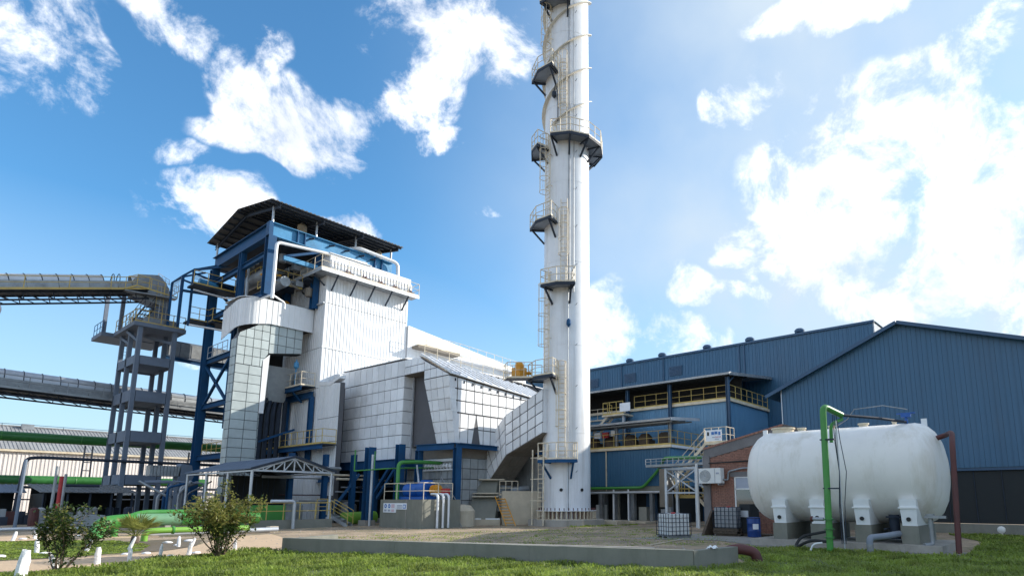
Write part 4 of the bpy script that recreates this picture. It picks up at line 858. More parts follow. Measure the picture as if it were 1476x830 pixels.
# blue steel under both
fs = thing('support_frame', 'blue steel frame carrying the precipitator and the inlet box', 'frame', (28, 38, 0))
def col(x, y, z1, w=.42, z0=.35): MB().ibeam(V(x, y, z0), V(x, y, z1), w, w, .04, V(0, 1, 0)).build('column', 'blue', fs); MB().box(x-.4, x+.4, y-.4, y+.4, 0, z0).build('footing', 'conc', fs)
col(26.35, 31.95, 5.2, .42); col(25.7, 35.3, 5.1, .4); col(35.8, 31.9, 5.2)
col(23.0, 37.1, 5.25, .55); col(24.9, 36.4, 5.55, .5); col(25.7, 45.5, 4.2); col(25.9, 41, 4.2, .4); col(28, 40.5, 4.4); col(28.4, 44.5, 5)
MB().ibeam(V(26.2, 31.95, 5.33), V(36.2, 31.95, 5.33), .3, .32, .04).build('main_beam', 'blue', fs)
MB().ibeam(V(26.2, 32.15, 5.28), V(25.6, 35.5, 5.28), .3, .44, .04).build('main_beam', 'blue', fs)
MB().ibeam(V(25.3, 37.0, 4.28), V(25.3, 46.2, 4.28), .34, .62, .04).build('main_beam', 'blue', fs); MB().ibeam(V(25.3, 36.9, 4.28), V(29.3, 36.9, 4.28), .3, .5, .04).build('main_beam', 'blue', fs)
for a, b in (((25.3, 37.4, 4.0), (25.3, 39.6, 1.8)), ((25.3, 42.4, 4.0), (25.3, 44.6, 1.5)), ((25.3, 40.0, 2.2), (25.3, 38.2, 4.0)), ((25.3, 45.2, .5), (25.3, 43.0, 3.6))): MB().beam(a, b, .2).build('brace', 'blue', fs)
MB().box(25.7, 25.9, 37, 45, 2.6, 2.75).build('tie_beam', 'dsteel', fs)
# hoppers and tanks in the shade below the precipitator
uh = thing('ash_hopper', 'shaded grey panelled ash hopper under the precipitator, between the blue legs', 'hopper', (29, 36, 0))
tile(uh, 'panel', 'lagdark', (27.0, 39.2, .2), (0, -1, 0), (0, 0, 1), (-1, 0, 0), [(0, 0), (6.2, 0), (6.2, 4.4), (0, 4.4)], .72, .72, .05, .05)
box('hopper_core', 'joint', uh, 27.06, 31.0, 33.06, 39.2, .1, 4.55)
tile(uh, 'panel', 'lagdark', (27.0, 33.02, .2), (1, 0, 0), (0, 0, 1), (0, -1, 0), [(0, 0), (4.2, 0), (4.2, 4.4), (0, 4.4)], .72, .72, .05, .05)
mb = MB()
for k in range(9): mb.lathe((26.85, 33.3+k*.34, 3.85), [(.03, 0), (.12, .1), (.12, .25), (.05, .35)], 8)
mb.box(26.8, 27.0, 33.1, 36.3, 3.72, 3.84); mb.box(26.8, 27.0, 33.1, 36.3, 4.35, 4.52); mb.build('rapping_gear', 'white', uh)
box('back_wall', 'blackwall', fs, 26.1, 29, 41.6, 41.8, 0, 4.0)
# ------------------------------------------------------------------ concrete sump with pump
su = thing('concrete_sump', 'olive concrete sump tank with a light railing and safety signs', 'tank', (23.4, 32.4, 0))
box('tank_wall', 'concdark', su, 22.3, 25.2, 30.1, 34.5, 0, 1.72)
MB().box(22.27, 22.30, 31.7, 31.73, 0, 1.72).build('joint_line', 'conc', su)
rail('handrail', 'cream', su, [V(24.6, 30.2, 1.72), V(22.42, 30.2, 1.72), V(22.42, 34.3, 1.72), V(24.4, 34.3, 1.72)], 1.0, 1.3, toe=False)
sg = thing('safety_sign', 'white safety sign with blue round symbols on the concrete sump', 'sign', (22.26, 33, 1))
box('sign_plate', 'sign', sg, 22.26, 22.298, 32.75, 34.1, .92, 1.50); box('sign_plate', 'sign', sg, 22.265, 22.298, 31.65, 32.74, 1.12, 1.50)
for y, z in ((33.85, 1.32), (33.45, 1.32)): MB().lathe((22.262, y, z), [(.13, 0), (.13, .012)], 16, V(-1, 0, 0)).build('symbol', 'signblue', sg); MB().lathe((22.25, y, z), [(.05, 0), (.05, .012)], 12, V(-1, 0, 0)).build('symbol_mark', 'sign', sg)
for y, z, w_, h in ((33.05, 1.32, .34, .24), (33.05, 1.05, .3, .14)): MB().box(22.25, 22.262, y-w_/2, y+w_/2, z-h/2, z+h/2).build('symbol', 'signpink', sg)
for y, z, w_, h in ((33.85, 1.05, .26, .12), (33.45, 1.05, .26, .12), (32.35, 1.37, .5, .05), (32.35, 1.28, .5, .05), (32.35, 1.2, .5, .04)): MB().box(22.25, 22.262, y-w_/2, y+w_/2, z-h/2, z+h/2).build('text_line', 'signgrey', sg)
MB().box(22.25, 22.262, 31.72, 32.0, 1.18, 1.42).build('symbol', 'signblue', sg); MB().box(22.245, 22.25, 31.78, 31.94, 1.23, 1.37).build('symbol_mark', 'sign', sg)
pm = thing('slurry_pump', 'bright blue pump set with orange guard and red coupling on the sump', 'pump', (24, 32.6, 1.72))
mb = MB(); mb.lathe((23.6, 33.6, 2.3), [(.3, 0), (.42, .05), (.42, 1.2), (.3, 1.25)], 20, V(.15, -1, 0)); mb.build('motor', 'pump', pm, True)
MB().box(23.2, 24.1, 31.0, 34.0, 1.73, 1.9).build('base_frame', 'pump', pm)
mb = MB(); mb.lathe((23.8, 32.3, 2.35), [(.5, 0), (.55, .05), (.55, .7), (.5, .75)], 22, V(.15, -1, 0)); mb.box(23.6, 24.2, 31.7, 32.1, 2.7, 2.95); mb.build('pump_casing', 'pump', pm, True)
MB().lathe((24.0, 31.4, 2.3), [(.3, 0), (.32, .02), (.32, .55), (.3, .57)], 16, V(.15, -1, 0)).build('guard', 'orange', pm, True)
for k in range(5): MB().lathe((24.0, 31.35-k*.1, 2.3), [(.34, 0), (.34, .03)], 16, V(.15, -1, 0)).build('guard_rib', 'orange', pm)
MB().box(24.1, 24.5, 30.3, 30.7, 2.0, 2.4).build('coupling', 'red', pm)
for k in range(3):
    y = 30.05; o = pipe('drain_pipe', ['leftmost','middle','rightmost'][k]+' of the three silver pipes bending down beside the concrete sump', [(23.3+k*.42, 30.6, 2.05), (23.3+k*.42, 29.95-k*.0, 2.05), (23.3+k*.42, 29.95, .02)], .075, m='pipe', fr=.3, group='silver drain pipes beside the sump')
l2 = thing('access_ladder', 'dark steel ladder stair leaning beside the sump pipes', 'ladder', (25.2, 30.5, 0))
ladder('ladder_frame', 'galvdark', l2, V(24.95, 30.1, 0), V(24.9, 31.9, 2.3), V(1, -.1, 0), .75, .3, rung=.025)
rail('handrail', 'galvdark', l2, [V(25.5, 30.5, .4), V(25.3, 32.3, 2.3)], .9, 1.2, toe=False)
mb = MB(); mb.lathe((26.2, 31.2, 0), [(.9, 0), (.9, 1.0), (.6, 1.35), (.2, 1.4)], 18); tag(mb.build('round_base', 'concpale', None), 'low pale round concrete base behind the dark ladder stair', 'base')
# green pipework, lamp post, lime pipes
pipe('green_riser_pipe', 'green pipe rising from the sump and turning right under the inlet box', [(23.1, 33.9, 1.7), (23.1, 33.9, 4.1), (24.5, 33.9, 4.2), (27.0, 34.4, 4.25)], .13, m='green', fr=.35)
pipe('thin_green_pipe', 'thin bright green pipe with two upstands crossing the blue column', [(21.8, 37.0, 5.0), (21.8, 37.0, 3.6), (23.2, 35.0, 3.75), (26.8, 35.0, 3.95)], .045, m='green', fr=.05)
pipe('thin_green_pipe', 'short upright green pipe end above the thin green line', [(22.6, 35.9, 3.7), (22.6, 35.9, 4.9)], .04, m='green')
tag(MB().tube([V(22.7, 36.3, 0), V(22.7, 36.3, 4.7)], .085, 10).build('steel_post', 'galv', None, True), 'slim grey steel post right of the blue column', 'post')
pipe('lime_pipe', 'sunlit lime green pipe end near the foot of the steps', [(22.0, 38.4, .45), (24.5, 38.6, .5)], .42, m='greenlime', n=20)
pipe('lime_pipe', 'small sunlit lime green pipe between blue column and sump', [(24.0, 36.2, .4), (26.5, 37.4, .5)], .36, m='greenlime', n=20)
for k, (p, q, r, mm) in enumerate((((24.3, 33.3, 2.8), (24.9, 34.4, 4.0), .06, 'galv'), ((25.2, 36.0, 3.9), (26.5, 38.0, 2.0), .08, 'blue'))):
    MB().tube([V(*p), V(*q)], r, 6).build('brace', mm, fs)
# ------------------------------------------------------------------ transfer tower (blue-grey concrete frame)
tw = thing('transfer_tower', 'open blue-grey concrete transfer tower on six slender columns', 'tower', (16, 64, 0))
TX0, TX1 = 14.75, 17.35
TYs = (60.4, 62.9, 65.4); TXb = 17.35
for y in TYs:
    for x in (TX0, TX1): MB().box(x-.16, x+.16, y-.16, y+.16, 0, 16.4).build('column', 'concblue', tw)
for z0, z1 in ((2.95, 3.75), (6.5, 7.4), (9.9, 10.85), (13.1, 13.85)):
    MB().box(TX0-.16, TX0+.1, TYs[0]+.2, TYs[2]+.05, z0, z1).build('beam', 'concblue', tw); MB().box(TX1-.1, TX1+.16, TYs[0]+.2, TYs[2]+.05, z0, z1).build('beam', 'concblue', tw)
    MB().box(TX0+.2, TX1-.2, TYs[0]-.16, TYs[0]+.16, z0, z1).build('beam', 'concblue', tw); MB().box(TX0+.2, TX1-.2, TYs[2]-.16, TYs[2]+.16, z0, z1).build('beam', 'concblue', tw)
    MB().box(TX0+.1, TX1-.1, TYs[0]+.16, TYs[2]-.16, z0+.1, z0+.3).build('floor_slab', 'concblue', tw)
MB().prism([V(14.2, 60.1, 16.35), V(18.1, 60.1, 16.35), V(18.1, 66.2, 16.35), V(14.2, 66.2, 16.35)], (0, 0, .35)).build('top_slab', 'concblue', tw)
MB().prism([V(13.3, 66.2, 16.3), V(18.1, 66.2, 16.3), V(18.1, 69.6, 16.3), V(13.3, 69.6, 16.3)], (0, 0, .35)).build('top_slab', 'concblue', tw)
for a, b in (((14.75, 62.9, 15.2), (14.7, 65.9, 16.3)), ((14.8, 60.4, 15.0), (14.5, 63, 16.3)), ((17.35, 60.4, 15.3), (16, 63.8, 16.3))): MB().beam(a, b, .22).build('knee_brace', 'concblue', tw)
rail('handrail', 'yellow', tw, [V(18.0, 60.2, 16.7), V(14.3, 60.2, 16.7), V(14.3, 66.1, 16.7)], 1.1, 1.0, r=.035)
rail('handrail', 'blue', tw, [V(13.4, 66.3, 16.65), V(13.4, 69.4, 16.65)], 1.1, 1.0, r=.03)
for x, y, z1 in ((13.5, 66.5, 20.1), (14.2, 64.3, 20.0), (17.3, 66.5, 20.0), (16.6, 64.0, 19.6)): MB().beam(V(x, y, 16.65), V(x, y, z1), .28).build('trestle_leg', 'concblue', tw)
stairs('stair', 'dsteel', tw, V(14.6, 64.4, 16.7), V(15.0, 60.9, 18.3), (.7, 0, 0), railm='dsteel')
MB().box(15.2, 17.8, 61.2, 63.2, 16.7, 17.5).build('hopper_base', 'galvdark', tw); MB().tube([V(14.7, 63.3, 17.4), V(15.4, 63.3, 17.4)], .38, 14).build('motor', 'acwhite', tw, True)
ladder('ladder', 'concblue', tw, V(15.0, 65.7, 13.4), V(15.0, 65.7, 16.3), (1, 0, 0), .4)
# ------------------------------------------------------------------ conveyors
def conveyor(name, lab, y, x0, z0, x1, z1, rc, cover, deckw, seg, rail_y, truss, gap=None, sidem='galvdark', railc='yellow'):
    c = thing(name, lab, 'conveyor', (x0, y, z0)); d = V(x1-x0, 0, z1-z0); L_ = d.length; d.normalize(); up = V(-d.z, 0, d.x)
    n = round(L_/seg)
    for i in range(n):
        a = V(x0, y, z0)+d*(i*seg); b = a+d*(seg-.03)
        if gap and gap[0] < (a.x+b.x)/2 < gap[1]: continue
        mb = MB(); k = 12; vs = []; fs = []
        for p, rr in ((a, rc), (b, rc)):
            for j in range(k+1):
                t = math.pi*j/k; vs.append(p+V(0, math.cos(t)*rr, 0)+up*math.sin(t)*rr)
            for j in range(k+1):
                t = math.pi*j/k; vs.append(p+V(0, math.cos(t)*(rr-.04), 0)+up*math.sin(t)*(rr-.04))
        for j in range(k): fs += [(j, j+1, 2*k+2+j+1, 2*k+2+j), (k+1+j+1, k+1+j, 3*k+3+j, 3*k+3+j+1), (j, k+1+j, k+2+j, j+1), (2*k+2+j+1, 3*k+4+j, 3*k+3+j, 2*k+2+j)]
        o = mb.add(vs, fs).build('hood_section', cover, c, True)
        hb = MB(); hb.tube([b+V(0, math.cos(math.pi*j/10)*(rc+.03), 0)+up*math.sin(math.pi*j/10)*(rc+.03) for j in range(11)], .03, 5); hb.build('hood_hoop', 'dsteel', c)
    P0, P1_ = V(x0, y, z0), V(x1, y, z1)
    MB().prism([P0+V(0, -rc, 0), P0+V(0, rc, 0), P0+V(0, rc, 0)-up*.5, P0+V(0, -rc, 0)-up*.5], P1_-P0).build('trough', 'galvdark', c)
    m_ = round(L_/(seg*1.9))
    for i in range(m_):
        a = P0+(P1_-P0)*(i/m_)+V(0, -rc-.03, 0)-up*.06; b = P0+(P1_-P0)*((i+1)/m_)+V(0, -rc-.03, 0)-up*.06
        MB().prism([a, b-d*.04, b-d*.04-up*.72, a-up*.72], (0, .03, 0)).build('side_sheet', sidem, c)
    w0 = P0+V(0, -rc-.75, 0)-up*.85; w1 = P1_+V(0, -rc-.75, 0)-up*.85
    MB().prism([w0, w0+V(0, 2*rc+1.4, 0), w0+V(0, 2*rc+1.4, 0)-up*.1, w0-up*.1], w1-w0).build('walkway_deck', 'dsteel', c)
    rail('handrail', railc, c, [w0, w1], 1.05, 2.6, r=.035)
    MB().beam(w0, w1, .05, .12).build('toe_board', railc, c)
    tr = MB(); q0 = w0-up*truss; q1 = w1-up*truss
    for yy in (0.5, 2*rc+.9):
        tr.beam(q0+V(0, yy, 0), q1+V(0, yy, 0), .13); tr.beam(w0+V(0, yy, 0)-up*.15, w1+V(0, yy, 0)-up*.15, .1)
        k = round(L_/.95)
        for i in range(k):
            a = w0+(w1-w0)*(i/k)+V(0, yy, 0)-up*.15; b = q0+(q1-q0)*((i+1)/k)+V(0, yy, 0)
            tr.beam(a, b, .06)
            if i % 2: tr.beam(w0+(w1-w0)*((i+1)/k)+V(0, yy, 0)-up*.15, b, .06)
    tr.build('truss', 'dsteel', c); return c
cu = conveyor('belt_conveyor', 'upper covered belt conveyor rising to the tower top, with yellow rail', 62.2, 1.5, 17.05, 14.9, 20.75, .62, 'hood', 1, 1.0, 0, .75, gap=(12.05, 13.6))
for x in (12.75, 13.15):
    z = 17.05+(x-1.5)*.2761; MB().tube([V(x, 62.2+math.cos(R(t))*.62, z+math.sin(R(t))*.75) for t in range(0, 181, 15)], .035, 5).build('bare_hoop', 'dsteel', cu)
# head chute
hd = thing('conveyor_head', 'grey steel head hood and chute at the top of the upper conveyor', 'chute', (16, 62, 16.7))
mb = MB(); prof = [(14.0, 20.5), (14.4, 21.2), (15.9, 21.55), (16.5, 21.0), (16.9, 20.2), (17.0, 18.6), (14.2, 19.3)]
mb.prism([V(x, 61.4, z) for x, z in prof], (0, 1.7, 0)); mb.build('head_hood', 'galvdark', hd)
MB().box(15.9, 17.0, 61.45, 63.0, 16.7, 18.7).build('chute', 'concblue', hd)
for x in (16.2, 16.75): MB().box(x-.03, x+.03, 61.38, 61.45, 16.8, 20.6).build('chute_edge', 'galv', hd)
ladder('ladder', 'yellow', hd, V(16.1, 61.1, 17.4), V(16.1, 61.1, 20.8), (1, 0, 0), .55, .3)
rail('handrail', 'yellow', hd, [V(13.4, 60.7, 19.4), V(14.2, 60.7, 19.9), V(17.3, 60.7, 19.6)], 1.05, .9, r=.03)
MB().prism([V(13.4, 60.7, 19.3), V(17.3, 60.7, 19.5), V(17.3, 61.4, 19.5), V(13.4, 61.4, 19.3)], (0, 0, .08)).build('deck', 'galvdark', hd)
rail('handrail', 'galv', hd, [V(16.0, 62.0, 21.4), V(16.9, 62.0, 21.0)], .5, .3, toe=False)
MB().box(18.1, 24, 64.6, 66.4, 15.0, 16.6).build('cross_gallery', 'concblue', hd)
MB().ibeam(V(17.8, 64.5, 14.9), V(26, 64.5, 14.4), .2, .3).build('gallery_beam', 'blue', hd)
for k in range(6): MB().box(18.2+k*.95, 19.08+k*.95, 64.55, 64.6, 15.15, 16.45).build('gallery_panel', 'galvdark', hd)
lw = conveyor('belt_conveyor', 'lower covered belt conveyor passing behind the concrete tower', 67.5, 1.5, 11.7, 34, 10.85, .85, 'hood', 1, 1.2, 0, .55, sidem='galvdark', railc='galvdark')
tag(pipe('hanging_pipe', 'white curved steel end hanging at the far left under the upper conveyor', [(5.6, 60.6, 16.2), (5.9, 60.6, 15.8), (5.7, 60.6, 14.9)], .2, m='acwhite'), cat='pipe')
# ------------------------------------------------------------------ long warehouse
wh = thing('long_warehouse', 'long low warehouse with cream sheet walls and grey cement roof', 'warehouse', (20, 95, 0))
WX0, WX1, WY = -6, 48, 95.0
box('wall_core', 'joint', wh, WX0+.1, WX1, WY+.1, 112, 0, 7.3)
tile(wh, 'wall_sheet', 'cream_wall', (WX0, WY+.08, .2), (1, 0, 0), (0, 0, 1), (0, -1, 0), [(0, 0), (WX1-WX0, 0), (WX1-WX0, 7.2), (0, 7.2)], 1.1, 9, gap=.03, t=.04, ribs=3, rib_w=.12, rib_h=.05)
d = V(0, 8.6, 3.35); nrm = V(0, -d.z, d.y).normalized(); Ln = d.length
tile(wh, 'roof_sheet', 'cement_sheet', (WX0, WY-.3, 7.45), (1, 0, 0), d, nrm, [(0, 0), (WX1-WX0, 0), (WX1-WX0, Ln), (0, Ln)], 1.1, 2.4, gap=.0, t=.05, ribs=3, rib_w=.14, rib_h=.05)
MB().box(WX0, WX1, WY-.35, WY-.25, 7.25, 7.47).build('gutter', 'cream', wh)
MB().tube([V(WX0, WY+8.3, 10.95), V(WX1, WY+8.3, 10.95)], .12, 6).build('ridge_cap', 'cement_sheet', wh)
rail('ridge_cable', 'dsteel', wh, [V(WX0, WY+7.6, 10.6), V(WX1, WY+7.6, 10.6)], .55, 6, r=.03, mid=False, toe=False)
MB().box(13.8, 15.0, WY+7.2, WY+7.9, 10.5, 11.2).build('roof_vent', 'galvdark', wh)
# ------------------------------------------------------------------ pipes and racks at the left
pipe('green_main_pipe', 'upper of the two long dark green pipes crossing before the warehouse', [(-2, 70, 7.05), (26, 70, 7.12)], .42, m='greendark', n=18)
pipe('green_main_pipe', 'lower of the two long dark green pipes crossing before the warehouse', [(-2, 70, 3.37), (24.5, 70, 3.4)], .40, m='greendark', n=18)
for o_, z_, r_ in ((bpy.data.objects['green_main_pipe'], 7.08, .42), (bpy.data.objects['green_main_pipe.001'], 3.38, .40)):
    WL[o_] = Vector(o_.location)
    for x_ in (2.5, 8.2, 13.6, 19.5): MB().lathe((x_, 70, z_), [(r_+.015, 0), (r_+.03, .03), (r_+.015, .06)], 20, V(1, 0, 0)).build('weld_band', 'green', o_, True)
pipe('dark_frame_pipe', 'dark pipe rising from the ground and running right at warehouse mid height', [(8.35, 60, .0), (8.62, 60, 4.75), (9.4, 60, 4.85), (25, 60, 4.75)], .13, m='dsteel', fr=.4)
pipe('dark_frame_pipe', 'lower dark pipe with a bend left of the concrete tower', [(10.4, 58, 0), (10.4, 58, 2.75), (12.8, 58, 2.75)], .11, m='dsteel', fr=.3)
pipe('dark_line_pipe', 'thin dark pipe running just under the lower green pipe', [(-2, 69.3, 2.78), (26, 69.3, 2.75)], .12, m='dsteel')
pipe('dark_line_pipe', 'thinnest dark pipe low before the warehouse wall', [(-2, 69, 1.75), (26, 69, 1.7)], .06, m='dsteel')
def rack(x, y, h, lab):
    r = thing('pipe_rack', lab, 'rack', (x, y, 0)); mb = MB()
    for dx in (-.35, .35):
        MB().beam(V(x+dx, y, 0), V(x+dx*.8, y, h), .12).build('post', 'dsteel', r)
    for k in range(int(h/.75)): MB().beam(V(x-.36, y, .6+k*.75), V(x+.36, y, .6+k*.75), .08).build('rung', 'dsteel', r)
rack(14.3, 70.0, 6.6, 'dark ladder-like pipe rack left of the concrete tower under the green pipes'); rack(22.9, 70.2, 6.5, 'dark ladder-like pipe rack right of the concrete tower, before the warehouse')
for x, y, h, m, lab in ((6.95, 48.75, 4.1, 'concblue', 'grey leaning steel post at the far left before the sheds'), (9.05, 52, 3.9, 'galvdark', 'thin grey post left of the red tank pipe'), (10.1, 55, 3.5, 'galvdark', 'thin post just right of the red upright pipe')):
    tag(MB().tube([V(x, y, 0), V(x+.05, y, h)], .09, 8).build('steel_post', m, None, True), lab, 'post')
tag(MB().tube([V(9.75, 54, .8), V(9.75, 54, 3.3)], .12, 12).build('red_riser_pipe', 'red', None, True), 'thick red upright pipe in front of the dark sheds', 'pipe')
# low dark sheds
def shed(name, lab, x0, x1, y0, y1, z0, z1, m='blackwall', rm='roofsheet'):
    s = thing(name, lab, 'shed', ((x0+x1)/2, (y0+y1)/2, 0))
    n = max(2, round((x1-x0)/1.3))
    box('back_wall', m, s, x0, x1, y1-.1, y1, 0, z1-.1); box('side_wall', m, s, x0, x0+.1, y0, y1-.1, 0, z0-.05)
    for i in range(n+1): MB().box(x0+(x1-x0)*i/n-.06, x0+(x1-x0)*i/n+.06, y0, y0+.12, 0, z0+.0).build('post', 'dsteel', s)
    d = V(0, y1-y0, z1-z0); tile(s, 'roof_sheet', rm, (x0-.3, y0-.3, z0), (1, 0, 0), d, V(0, -d.z, d.y), [(0, 0), (x1-x0+.6, 0), (x1-x0+.6, d.length+.3), (0, d.length+.3)], 1.1, 9, gap=.01, t=.04, ribs=3, rib_w=.1, rib_h=.04)
    return s
shed('lean_to_shed', 'dark open lean-to shed with a sagging grey roof behind the shrubs', 9.3, 14.5, 56, 61, 2.2, 2.8)
shed('lean_to_shed', 'long dark low shed behind the legs of the concrete tower', 14.9, 26.5, 72, 77, 2.1, 2.5)
shed('lean_to_shed', 'small grey awning at the far left edge before the warehouse', 4.0, 8.6, 60, 62.5, 2.2, 2.75, rm='concblue')
CLUT = ([], [])
for k in range(16):
    x = 6.5+rs.uniform(0, 7.5); y = 56+rs.uniform(-3, 3.5); mb = MB()
    if k % 2: mb.box(x-.4, x+.4, y-.3, y+.3, 0, rs.uniform(.5, 1.3))
    else: mb.lathe((x, y, 0), [(.25, 0), (.28, .4), (.25, 1.1), (.1, 1.2)], 10)
    o = mb.build('scrap_bin' if k % 2 else 'old_cylinder', rs.choice(('lagdark', 'galvdark', 'rust', 'dsteel')), None); CLUT[k % 2].append(((x*math.sin(TH)-y*math.cos(TH))/(x*math.cos(TH)+y*math.sin(TH)), o))
NTH = ('leftmost', 'second from the left', 'third from the left', 'fourth from the left', 'fifth from the left', 'sixth from the left', 'seventh from the left', 'eighth from the left', 'ninth from the left', 'tenth from the left', 'eleventh from the left', 'rightmost')
for kind, lst, wd_ in ((1, CLUT[1], 'boxy bin'), (0, CLUT[0], 'upright cylinder')):
    for i, (_, o) in enumerate(sorted(lst, key=lambda q: q[0])): tag(o, 'dim %s among the dark left sheds, %s of them' % (wd_, NTH[i]), 'bin' if kind else 'cylinder', 'clutter stored among the dark sheds')
SVC = []
# ducting and kit between tower and downcomer
kd = thing('ribbed_duct', 'small grey ribbed duct elbow left of the big downcomer', 'duct', (17, 54, 3))
for k in range(9): MB().box(14.9+k*.23, 15.1+k*.23, 54, 55, 3.5, 4.3).build('duct_ring', 'galvdark', kd)
MB().prism([V(16.95, 54, 4.5), V(17.7, 54, 4.4), V(17.9, 54, 3.5), V(17.5, 54, 2.4), V(16.9, 54, 2.4), V(16.8, 54, 3.4)], (0, 1.1, 0)).build('duct_elbow', 'concblue', kd)
MB().box(16.9, 17.5, 54.1, 55, 0, 2.4).build('duct_leg', 'concblue', kd)
for k in range(12):
    x = 14.5+rs.uniform(0, 4.2); y = 46+rs.uniform(0, 9); mb = MB(); mb.tube(fillet([(x, y, 0), (x, y, rs.uniform(1.5, 3.2)), (x+rs.uniform(-2, 2), y+.4, 3)], .2), rs.uniform(.05, .14), 7)
    SVC.append(((x*math.sin(TH)-y*math.cos(TH))/(x*math.cos(TH)+y*math.sin(TH)), mb.build('service_pipe', rs.choice(('galvdark', 'galvdark', 'blue', 'concblue')), None, True)))
for i, (_, o) in enumerate(sorted(SVC, key=lambda q: q[0])): tag(o, 'bent service pipe behind the open canopy, %s of them' % NTH[i], 'pipe', 'service pipes behind the canopy')
# ------------------------------------------------------------------ big blue hall at the back
hl = thing('blue_hall', 'very long blue sheet-clad hall rising behind, with roof ventilators', 'building', (53, 28, 0))
HX, HY0, HY1, HZ_ = 53.0, 11.55, 60.0, 16.2
box('wall_core', 'halltrim', hl, HX+.1, HX+30, HY0+.1, HY1, 0, HZ_-.1)
tile(hl, 'cladding_sheet', 'hall', (HX+.08, HY0, 8.0), (0, 1, 0), (0, 0, 1), (-1, 0, 0), [(0, 0), (HY1-HY0, 0), (HY1-HY0, 8.2), (0, 8.2)], 1.0, 9, gap=.012, t=.03, ribs=3, rib_w=.05, rib_h=.03)
tile(hl, 'cladding_sheet', 'hall', (HX+.08, HY0, .0), (0, 1, 0), (0, 0, 1), (-1, 0, 0), [(0, 0), (22, 0), (22, 7.98), (0, 7.98)], 1.0, 9, gap=.012, t=.03, ribs=3, rib_w=.05, rib_h=.03)
tile(hl, 'cladding_sheet', 'white', (HX+.02, HY0+.08, 8), (1, 0, 0), (0, 0, 1), (0, -1, 0), [(0, 0), (25, 0), (25, 8.2+.6), (0, 8.2)], 1.0, 9, gap=.012, t=.03, ribs=3, rib_w=.05, rib_h=.03)
MB().box(HX-.12, HX+.05, HY0-.05, HY1, HZ_-.02, HZ_+.13).build('eave_trim', 'halltrim', hl)
MB().prism([V(HX-.1, HY0-.05, HZ_+.13), V(HX+30, HY0-.05, HZ_+.95), V(HX+30, HY1, HZ_+.95), V(HX-.1, HY1, HZ_+.13)], (0, 0, .05)).build('roof', 'hall', hl)
for y in (22.9, 23.4, 37.0, 31.7): MB().box(HX-.06, HX, y-.05, y+.05, 0 if y < 25 else 8, HZ_).build('trim_strip', 'halltrim', hl)
for y in (17.83, 22.54, 27, 32.2, 36.3): mb = MB(); mb.lathe((HX+.6, y, HZ_+.05), [(.2, 0), (.2, .3), (.42, .32), (.45, .5), (.3, .66)], 18); tag(mb.build('roof_ventilator', 'halltrim', hl, True))
for y in (30.3, 35.9, 40.9):
    for k in range(7): MB().box(HX-.06, HX-.01, y-.75, y+.75, 14.2+k*.14, 14.30+k*.14).build('louvre_slat', 'signgrey' if 0 else 'halltrim', hl)
# upper annex with balcony and canopy roof
an = thing('upper_annex', 'upper blue annex with long yellow-railed balcony under a canopy', 'building', (47, 26, 0))
AX, AY = 45.0, 20.9
box('wall_core', 'halltrim', an, AX+.1, HX-.05, AY+.1, 40, 0, 9.55)
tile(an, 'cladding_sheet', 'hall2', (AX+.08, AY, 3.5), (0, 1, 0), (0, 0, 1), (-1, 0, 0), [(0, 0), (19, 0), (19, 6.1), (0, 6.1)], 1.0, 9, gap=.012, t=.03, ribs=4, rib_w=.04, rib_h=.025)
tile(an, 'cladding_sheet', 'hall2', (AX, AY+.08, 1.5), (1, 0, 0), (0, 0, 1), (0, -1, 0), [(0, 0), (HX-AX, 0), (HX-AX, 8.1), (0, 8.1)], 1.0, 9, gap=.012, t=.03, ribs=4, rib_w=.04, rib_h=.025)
MB().box(AX-.15, AX, AY-.15, 40, 9.55, 9.78).build('slab_edge', 'cream', an); MB().box(AX, HX, AY-.15, AY, 9.55, 9.78).build('slab_edge', 'cream', an); box('balcony_slab', 'conc', an, AX, HX, AY, 40, 9.56, 9.76)
rail('handrail', 'yellow', an, [V(HX-.3, AY-.1, 9.78), V(AX-.1, AY-.1, 9.78), V(AX-.1, 30.0, 9.78)], 1.1, 1.15, r=.027); rail('handrail', 'cream', an, [V(AX-.1, 33, 9.0), V(AX-.1, 40, 9.0)], 1.1, 1.1, r=.03)
box('recess_wall', 'black', an, AX+3.2, AX+3.3, AY+.3, 40, 9.8, 12.4)
box('recess_wall', 'hall', an, AX+.1, HX, AY+.2, AY+.3, 9.78, 10.9) if 0 else None
MB().prism([V(AX-.9, AY-.5, 11.62), V(HX, AY-.5, 12.6), V(HX, 40, 12.6), V(AX-.9, 40, 11.62)], (0, 0, .10)).build('canopy_roof', 'galvdark', an)
MB().box(AX-1.0, AX-.88, AY-.55, 40, 11.55, 11.72).build('canopy_fascia', 'galvdark', an); MB().prism([V(AX-.9, AY-.56, 11.5), V(HX, AY-.56, 12.48), V(HX, AY-.56, 12.72), V(AX-.9, AY-.56, 11.76)], (0, .05, 0)).build('canopy_fascia', 'galvdark', an)
for k in range(5): MB().box(AX-.6+k*.9, AX-.5+k*.9, AY-.3, 40, 11.5+k*.1, 11.6+k*.1).build('canopy_purlin', 'blackwall', an)
for y in (AY-.05, 26.2, 30.6): MB().ibeam(V(AX-.3, y, 3 if y < 25 else 7.4), V(AX-.3, y, 11.5), .26, .26, .03, V(0, 1, 0)).build('canopy_post', 'halltrim', an); 
MB().beam(V(AX-.3, AY, 10.9), V(AX+.9, AY, 11.7), .12).build('knee_brace', 'halltrim', an)
for y in (22.2, 24.5, 27.2, 29): MB().box(AX+2.2, AX+2.9, y, y+.8, 9.8, 10.5).build('crate_box', 'wood', an)
